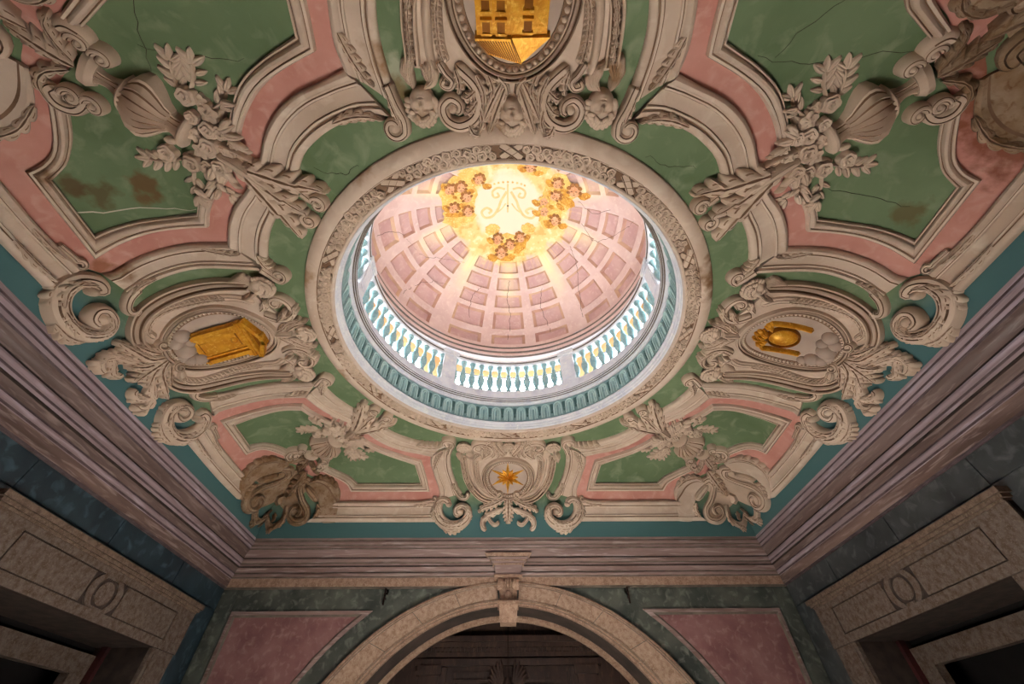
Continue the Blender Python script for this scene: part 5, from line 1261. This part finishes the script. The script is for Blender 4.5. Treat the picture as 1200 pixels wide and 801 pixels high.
# keystone
key = thing('keystone', 'carved scroll keystone crowning the stone arch under the cornice', 'keystone', (0, WY, 3.7))
def wedge(name, x0, x1, z0, z1, y0, y1, m, yb=None):
    """trapezoid block: half widths x0 (bottom) x1 (top), projection y0 bottom y1 top"""
    bm = bmesh.new(); o = world_loc(key)
    P = [(-x0, WY - y0, z0), (x0, WY - y0, z0), (x1, WY - y1, z1), (-x1, WY - y1, z1), (-x0, WY + .004, z0), (x0, WY + .004, z0), (x1, WY + .004, z1), (-x1, WY + .004, z1)]
    v = [bm.verts.new(Vector(p) - o) for p in P]
    for f in ((0, 1, 2, 3), (4, 5, 6, 7), (0, 1, 5, 4), (1, 2, 6, 5), (2, 3, 7, 6), (3, 0, 4, 7)): bm.faces.new([v[k] for k in f])
    return bm_obj(name, bm, m, key, smooth=0)
wedge('cap', .25, .35, 4.02, 4.13, .25, .29, MARBW); wedge('cap_fillet', .265, .265, 4.015, 4.035, .265, .265, STONE); wedge('cap_fillet', .31, .32, 4.075, 4.09, .285, .285, STONE); wedge('cap_band', .36, .40, 4.14, 4.19, .29, .31, STONE); wedge('neck', .20, .24, 3.86, 4.02, .22, .25, MARBW); wedge('collar', .235, .235, 3.83, 3.87, .25, .25, STONE)
wedge('block', .125, .16, 3.36, 3.84, .16, .20, STONE); wedge('drop', .125, .15, 3.20, 3.42, .24, .30, STONE); wedge('drop_band', .17, .17, 3.42, 3.47, .32, .32, STONE); wedge('drop_fillet', .155, .16, 3.47, 3.51, .26, .28, STONE)
for s in (-1, 1):      # scroll rolls of the console
    bm = bmesh.new(); bmesh.ops.create_cone(bm, cap_ends=True, segments=20, radius1=.085, radius2=.085, depth=.09, matrix=Matrix.Translation((s * .13, -.19, 3.74 - 3.7)) @ Matrix.Rotation(pi / 2, 4, 'Y'))
    bm_obj('scroll_roll', bm, STONE, key, smooth=40)
    bm = bmesh.new(); bbox(bm, (s * .10 - .02, -.215, 3.50 - 3.7), (s * .10 + .02, -.15, 3.70 - 3.7)); bm_obj('side_fillet', bm, STONE, key, smooth=0)
bm = bmesh.new()
for k in range(-2, 3): bmesh.ops.create_uvsphere(bm, u_segments=12, v_segments=8, radius=1, matrix=Matrix.Translation((k * .036, -.24, .06 - abs(k) * .015)) @ Matrix.Diagonal((.02, .035, .085 - abs(k) * .015, 1)))
bm_obj('shell', bm, STONE, key, smooth=180)
bm = bmesh.new(); bmesh.ops.create_uvsphere(bm, u_segments=14, v_segments=10, radius=1, matrix=Matrix.Translation((0, -.19, -.13)) @ Matrix.Diagonal((.06, .04, .08, 1))); bm_obj('boss', bm, STONE, key, smooth=180)
# iron hooks
for s in (-1, 1):
    bm = bmesh.new()
    bbox(bm, (-.012, -.10, -.02), (.012, .03, .0)); bbox(bm, (-.012, -.11, -.22), (.012, -.085, .02)); bbox(bm, (-.012, -.10, -.13), (.012, -.02, -.11)); bbox(bm, (-.03, .0, -.05), (.03, .02, .03))
    o = bm_obj('iron_hook', bm, IRON, loc=(s * 2.0 - .02, WY, 3.70)); tag(o, 'rusty iron hook on the wall above the arch, ' + ('on the golden temple side' if s < 0 else 'on the golden vessel side'), 'hook', 'iron hooks above the arch')

# carved wooden portal inside the arch
BYD = WY + .95
portal = thing('wooden_portal', 'dark carved wooden portal with double doors inside the arch', 'door', (0, BYD, 0))
def pb(n, x0, x1, z0, z1, d, m=WOOD, dz=0): return box_obj(n, (x0, BYD - d, z0), (x1, BYD + .06, z1), m, portal)
pb('backing', -3.56, 3.56, 0, 3.95, 0)
pb('cornice', -1.75, 1.75, 3.17, 3.25, .16); pb('cornice_band', -1.65, 1.65, 3.10, 3.17, .10); pb('frieze', -1.6, 1.6, 2.98, 3.10, .05); pb('architrave', -1.55, 1.55, 2.86, 2.95, .08)
for i in range(44): pb('dentil', -1.56 + i * .0715, -1.56 + i * .0715 + .04, 3.045, 3.10, .085)
for s in (-1, 1):
    pb('pilaster', min(s * 1.15, s * 1.45), max(s * 1.15, s * 1.45), 0, 2.86, .07); pb('pilaster_capital', min(s * 1.10, s * 1.50), max(s * 1.10, s * 1.50), 2.74, 2.86, .11)
    pb('door_stile', min(s * 1.02, s * 1.12), max(s * 1.02, s * 1.12), 0, 2.84, .05); pb('door_leaf', min(s * .02, s * 1.0), max(s * .02, s * 1.0), 0, 2.78, .03)
    pb('door_panel', min(s * .18, s * .84), max(s * .18, s * .84), 1.6, 2.62, .055); pb('panel_rail', min(s * .12, s * .9), max(s * .12, s * .9), 2.64, 2.68, .065)
    # carved foliage
    bm = bmesh.new(); rnd = random.Random(8)
    for k in range(16):
        q = k / 15; bmesh.ops.create_icosphere(bm, subdivisions=1, radius=1, matrix=Matrix.Translation((s * (.24 + .56 * q), -.07, 2.50 + .06 * sin(q * 12))) @ Matrix.Rotation(rnd.uniform(0, 3), 4, 'Y') @ Matrix.Diagonal((.06, .035, .03, 1)))
    bm_obj('carved_garland', bm, WOOD, portal, smooth=180)
    for k in range(6):
        bm = bmesh.new(); a = radians(35 + 9 * k); bmesh.ops.create_icosphere(bm, subdivisions=2, radius=1, matrix=Matrix.Translation((s * (.05 + (.19 + .02 * k) * cos(a)), -.09 - .004 * k, 2.50 + (.19 + .02 * k) * sin(a))) @ Matrix.Rotation(-s * a, 4, 'Y') @ Matrix.Diagonal((.17, .02, .028, 1)))
        bm_obj('carved_feather', bm, WOOD, portal, smooth=180)
bm = bmesh.new(); bmesh.ops.create_uvsphere(bm, u_segments=16, v_segments=12, radius=1, matrix=Matrix.Translation((0, -.1, 2.60)) @ Matrix.Diagonal((.075, .06, .10, 1))); bm_obj('carved_head', bm, WOOD, portal, smooth=180)
pb('rod', -.012, .012, 2.4, 3.42, .18, IRON)
# closed vestibule round the portal
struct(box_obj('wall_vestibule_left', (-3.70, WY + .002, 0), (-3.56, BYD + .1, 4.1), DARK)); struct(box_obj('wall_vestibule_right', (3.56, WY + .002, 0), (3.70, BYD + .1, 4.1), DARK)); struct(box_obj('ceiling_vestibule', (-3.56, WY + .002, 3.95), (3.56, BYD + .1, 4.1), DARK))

# ================================================================ SIDE DOOR SURROUNDS
def door_surround(s):
    lab = 'heavy stone door lintel with oval and two sunk panels, ' + ('under the blue-green marble wall' if s < 0 else 'under the dark grey marble wall')
    t = thing('door_surround', lab, 'door surround', (s * WX, 2.02, 0), 'stone door surrounds of the side walls')
    o = world_loc(t); PJ = .075; yA, yB = .10, 3.68
    X = lambda p: s * (WX - p)
    def bx(n, p0, p1, y0, y1, z0, z1, m=STONEF): return box_obj(n, (min(X(p0), X(p1)), y0, z0), (max(X(p0), X(p1)), y1, z1), m, t)
    # face of the lintel: frame pieces round sunk panels
    F = .055
    bx('lintel', -.004, F, yA + .06, yB - .06, DZT, 3.26, LINED)  # dark backing puts shade colour into the grooves round the panels
    zb, zt = 2.87, 3.19
    def face(n, y0, y1, z0, z1): return bx(n, F - .005, PJ, y0, y1, z0, z1)
    face('lintel_border', yA + .06, yB - .06, DZT, zb); face('lintel_border', yA + .06, yB - .06, zt, 3.26); face('lintel_border', yA + .06, .55, zb, zt); face('lintel_border', 3.24, yB - .06, zb, zt)
    # curved borders round the oval
    cy, cz, rr = 1.88, 3.03, .20
    for sg in (-1, 1):
        bm = bmesh.new(); n = 14; ins = []
        yo = cy + sg * .21
        arcp = [(cy + sg * (rr + .06) * cos(radians(-52 + 104 * k / n)), cz + (rr + .0) * sin(radians(-52 + 104 * k / n))) for k in range(n + 1)]
        arcin = [(cy + sg * (rr - .035) * cos(radians(-90 + 180 * k / n)), cz + (rr - .03) * .94 * sin(radians(-90 + 180 * k / n))) for k in range(n + 1)]
        rows = [[Vector((X(PJ), y, min(max(z, zb), zt))) - o for y, z in arcp], [Vector((X(PJ), y, z)) - o for y, z in arcin]]
        grid_rows(bm, rows + [[Vector((X(F - .005), y, z)) - o for y, z in arcin]])
        rows2 = [[Vector((X(PJ), y, min(max(z, zb), zt))) - o for y, z in arcp], [Vector((X(F - .005), y, min(max(z, zb), zt))) - o for y, z in arcp]]
        grid_rows(bm, rows2); bm_obj('oval_border', bm, STONEF, t, smooth=30)
    for zz0, zz1 in ((zb, cz - .135), (cz + .135, zt)): face('lintel_border', cy - .10, cy + .10, zz0, zz1)
    bm = bmesh.new()      # oval boss inside the ring
    E = [(cy + .125 * cos(2 * pi * k / 32), cz + .115 * sin(2 * pi * k / 32)) for k in range(32)]
    cv_ = bm.verts.new(Vector((X(PJ - .004), cy, cz)) - o)
    rows = [[Vector((X(F - .01), y, z)) - o for y, z in E], [Vector((X(PJ - .006), y, z)) - o for y, z in E], [Vector((X(PJ - .004), cy + (y - cy) * .2, cz + (z - cz) * .2)) - o for y, z in E]]
    VV = grid_rows(bm, rows, closed=True)
    for k in range(32): bm.faces.new((VV[-1][k], VV[-1][(k + 1) % 32], cv_))
    bm_obj('oval_boss', bm, STONEF, t, smooth=20)
    for y0, y1 in ((.57, 1.60), (2.16, 3.22)): bx('sunk_panel', F - .01, PJ - .004, y0, y1, zb + .014, zt - .014)
    for n, p, z0, z1, e in (('crown_moulding', .085, 3.26, 3.285, 0), ('crown_moulding', .105, 3.285, 3.32, .03), ('crown_moulding', .13, 3.32, 3.375, .06)): bx(n, -.004, p, yA + .06 - e, yB - .06 + e, z0, z1, STONEC)
    for y0, y1 in ((.16, DY0), (DY1, 3.62)):
        bx('jamb', -.004, .05, y0, y1, 0, DZT); a, b = (y0 + .04, y0 + .25) if y0 < 1 else (y0 + .05, y0 + .26)
        bx('jamb_panel', .04, .068, a, b, .1, DZT - .06)
    return t
for s in (-1, 1):
    door_surround(s)
    # inner doorway: deep reveal, second frame, dark passage
    nm = 1 if s < 0 else 2
    o = Vector((s * (WX + .25), 2.02, 0)); d = thing('door_%d' % nm, '', ''); d.location = o
    del d['label']; del d['category']; d['kind'] = 'structure'
    def bx(n, d0, d1, y0, y1, z0, z1, m): return box_obj(n, (min(s * (WX + d0), s * (WX + d1)), y0, z0), (max(s * (WX + d0), s * (WX + d1)), y1, z1), m, d)
    bx('reveal_head', .0, .70, DY0, DY1, DZT, DZT + .1, STONED); bx('reveal', .0, .70, DY0 - .12, DY0, 0, DZT + .1, STONED); bx('reveal', .0, .70, DY1, DY1 + .12, 0, DZT + .1, STONED)
    bx('inner_head', .58, .70, DY0, DY1, DZT - .30, DZT - .10, STONEF); bx('inner_jamb', .58, .70, DY1 - .30, DY1 - .06, 0, DZT - .30, STONEF); bx('inner_jamb_edge', .5, .58, DY1 - .06, DY1, 0, DZT, REDP); bx('inner_jamb', .58, .70, DY0, DY0 + .35, 0, DZT - .30, STONEF)
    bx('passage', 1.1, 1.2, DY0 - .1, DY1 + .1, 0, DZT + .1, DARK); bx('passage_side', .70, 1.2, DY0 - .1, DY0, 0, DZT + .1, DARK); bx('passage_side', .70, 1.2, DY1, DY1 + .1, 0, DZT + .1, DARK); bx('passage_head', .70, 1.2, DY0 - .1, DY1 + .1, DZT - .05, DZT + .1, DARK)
# marble slab courses of the side-wall frieze
for s, w, m in ((-1, wall_l, BLUEM), (1, wall_r, DKGREY)):
    ys = [-4.1, -2.6, -1.2, .2, 1.55, 2.9, 4.14]
    for a, b in zip(ys[:-1], ys[1:]):
        box_obj('marble_slab', (min(s * (WX + .02), s * (WX - .014)), a + .006, 3.44), (max(s * (WX + .02), s * (WX - .014)), b - .006, CE - .67), m, w)

# no part may carry an empty label
bpy.context.view_layer.update()
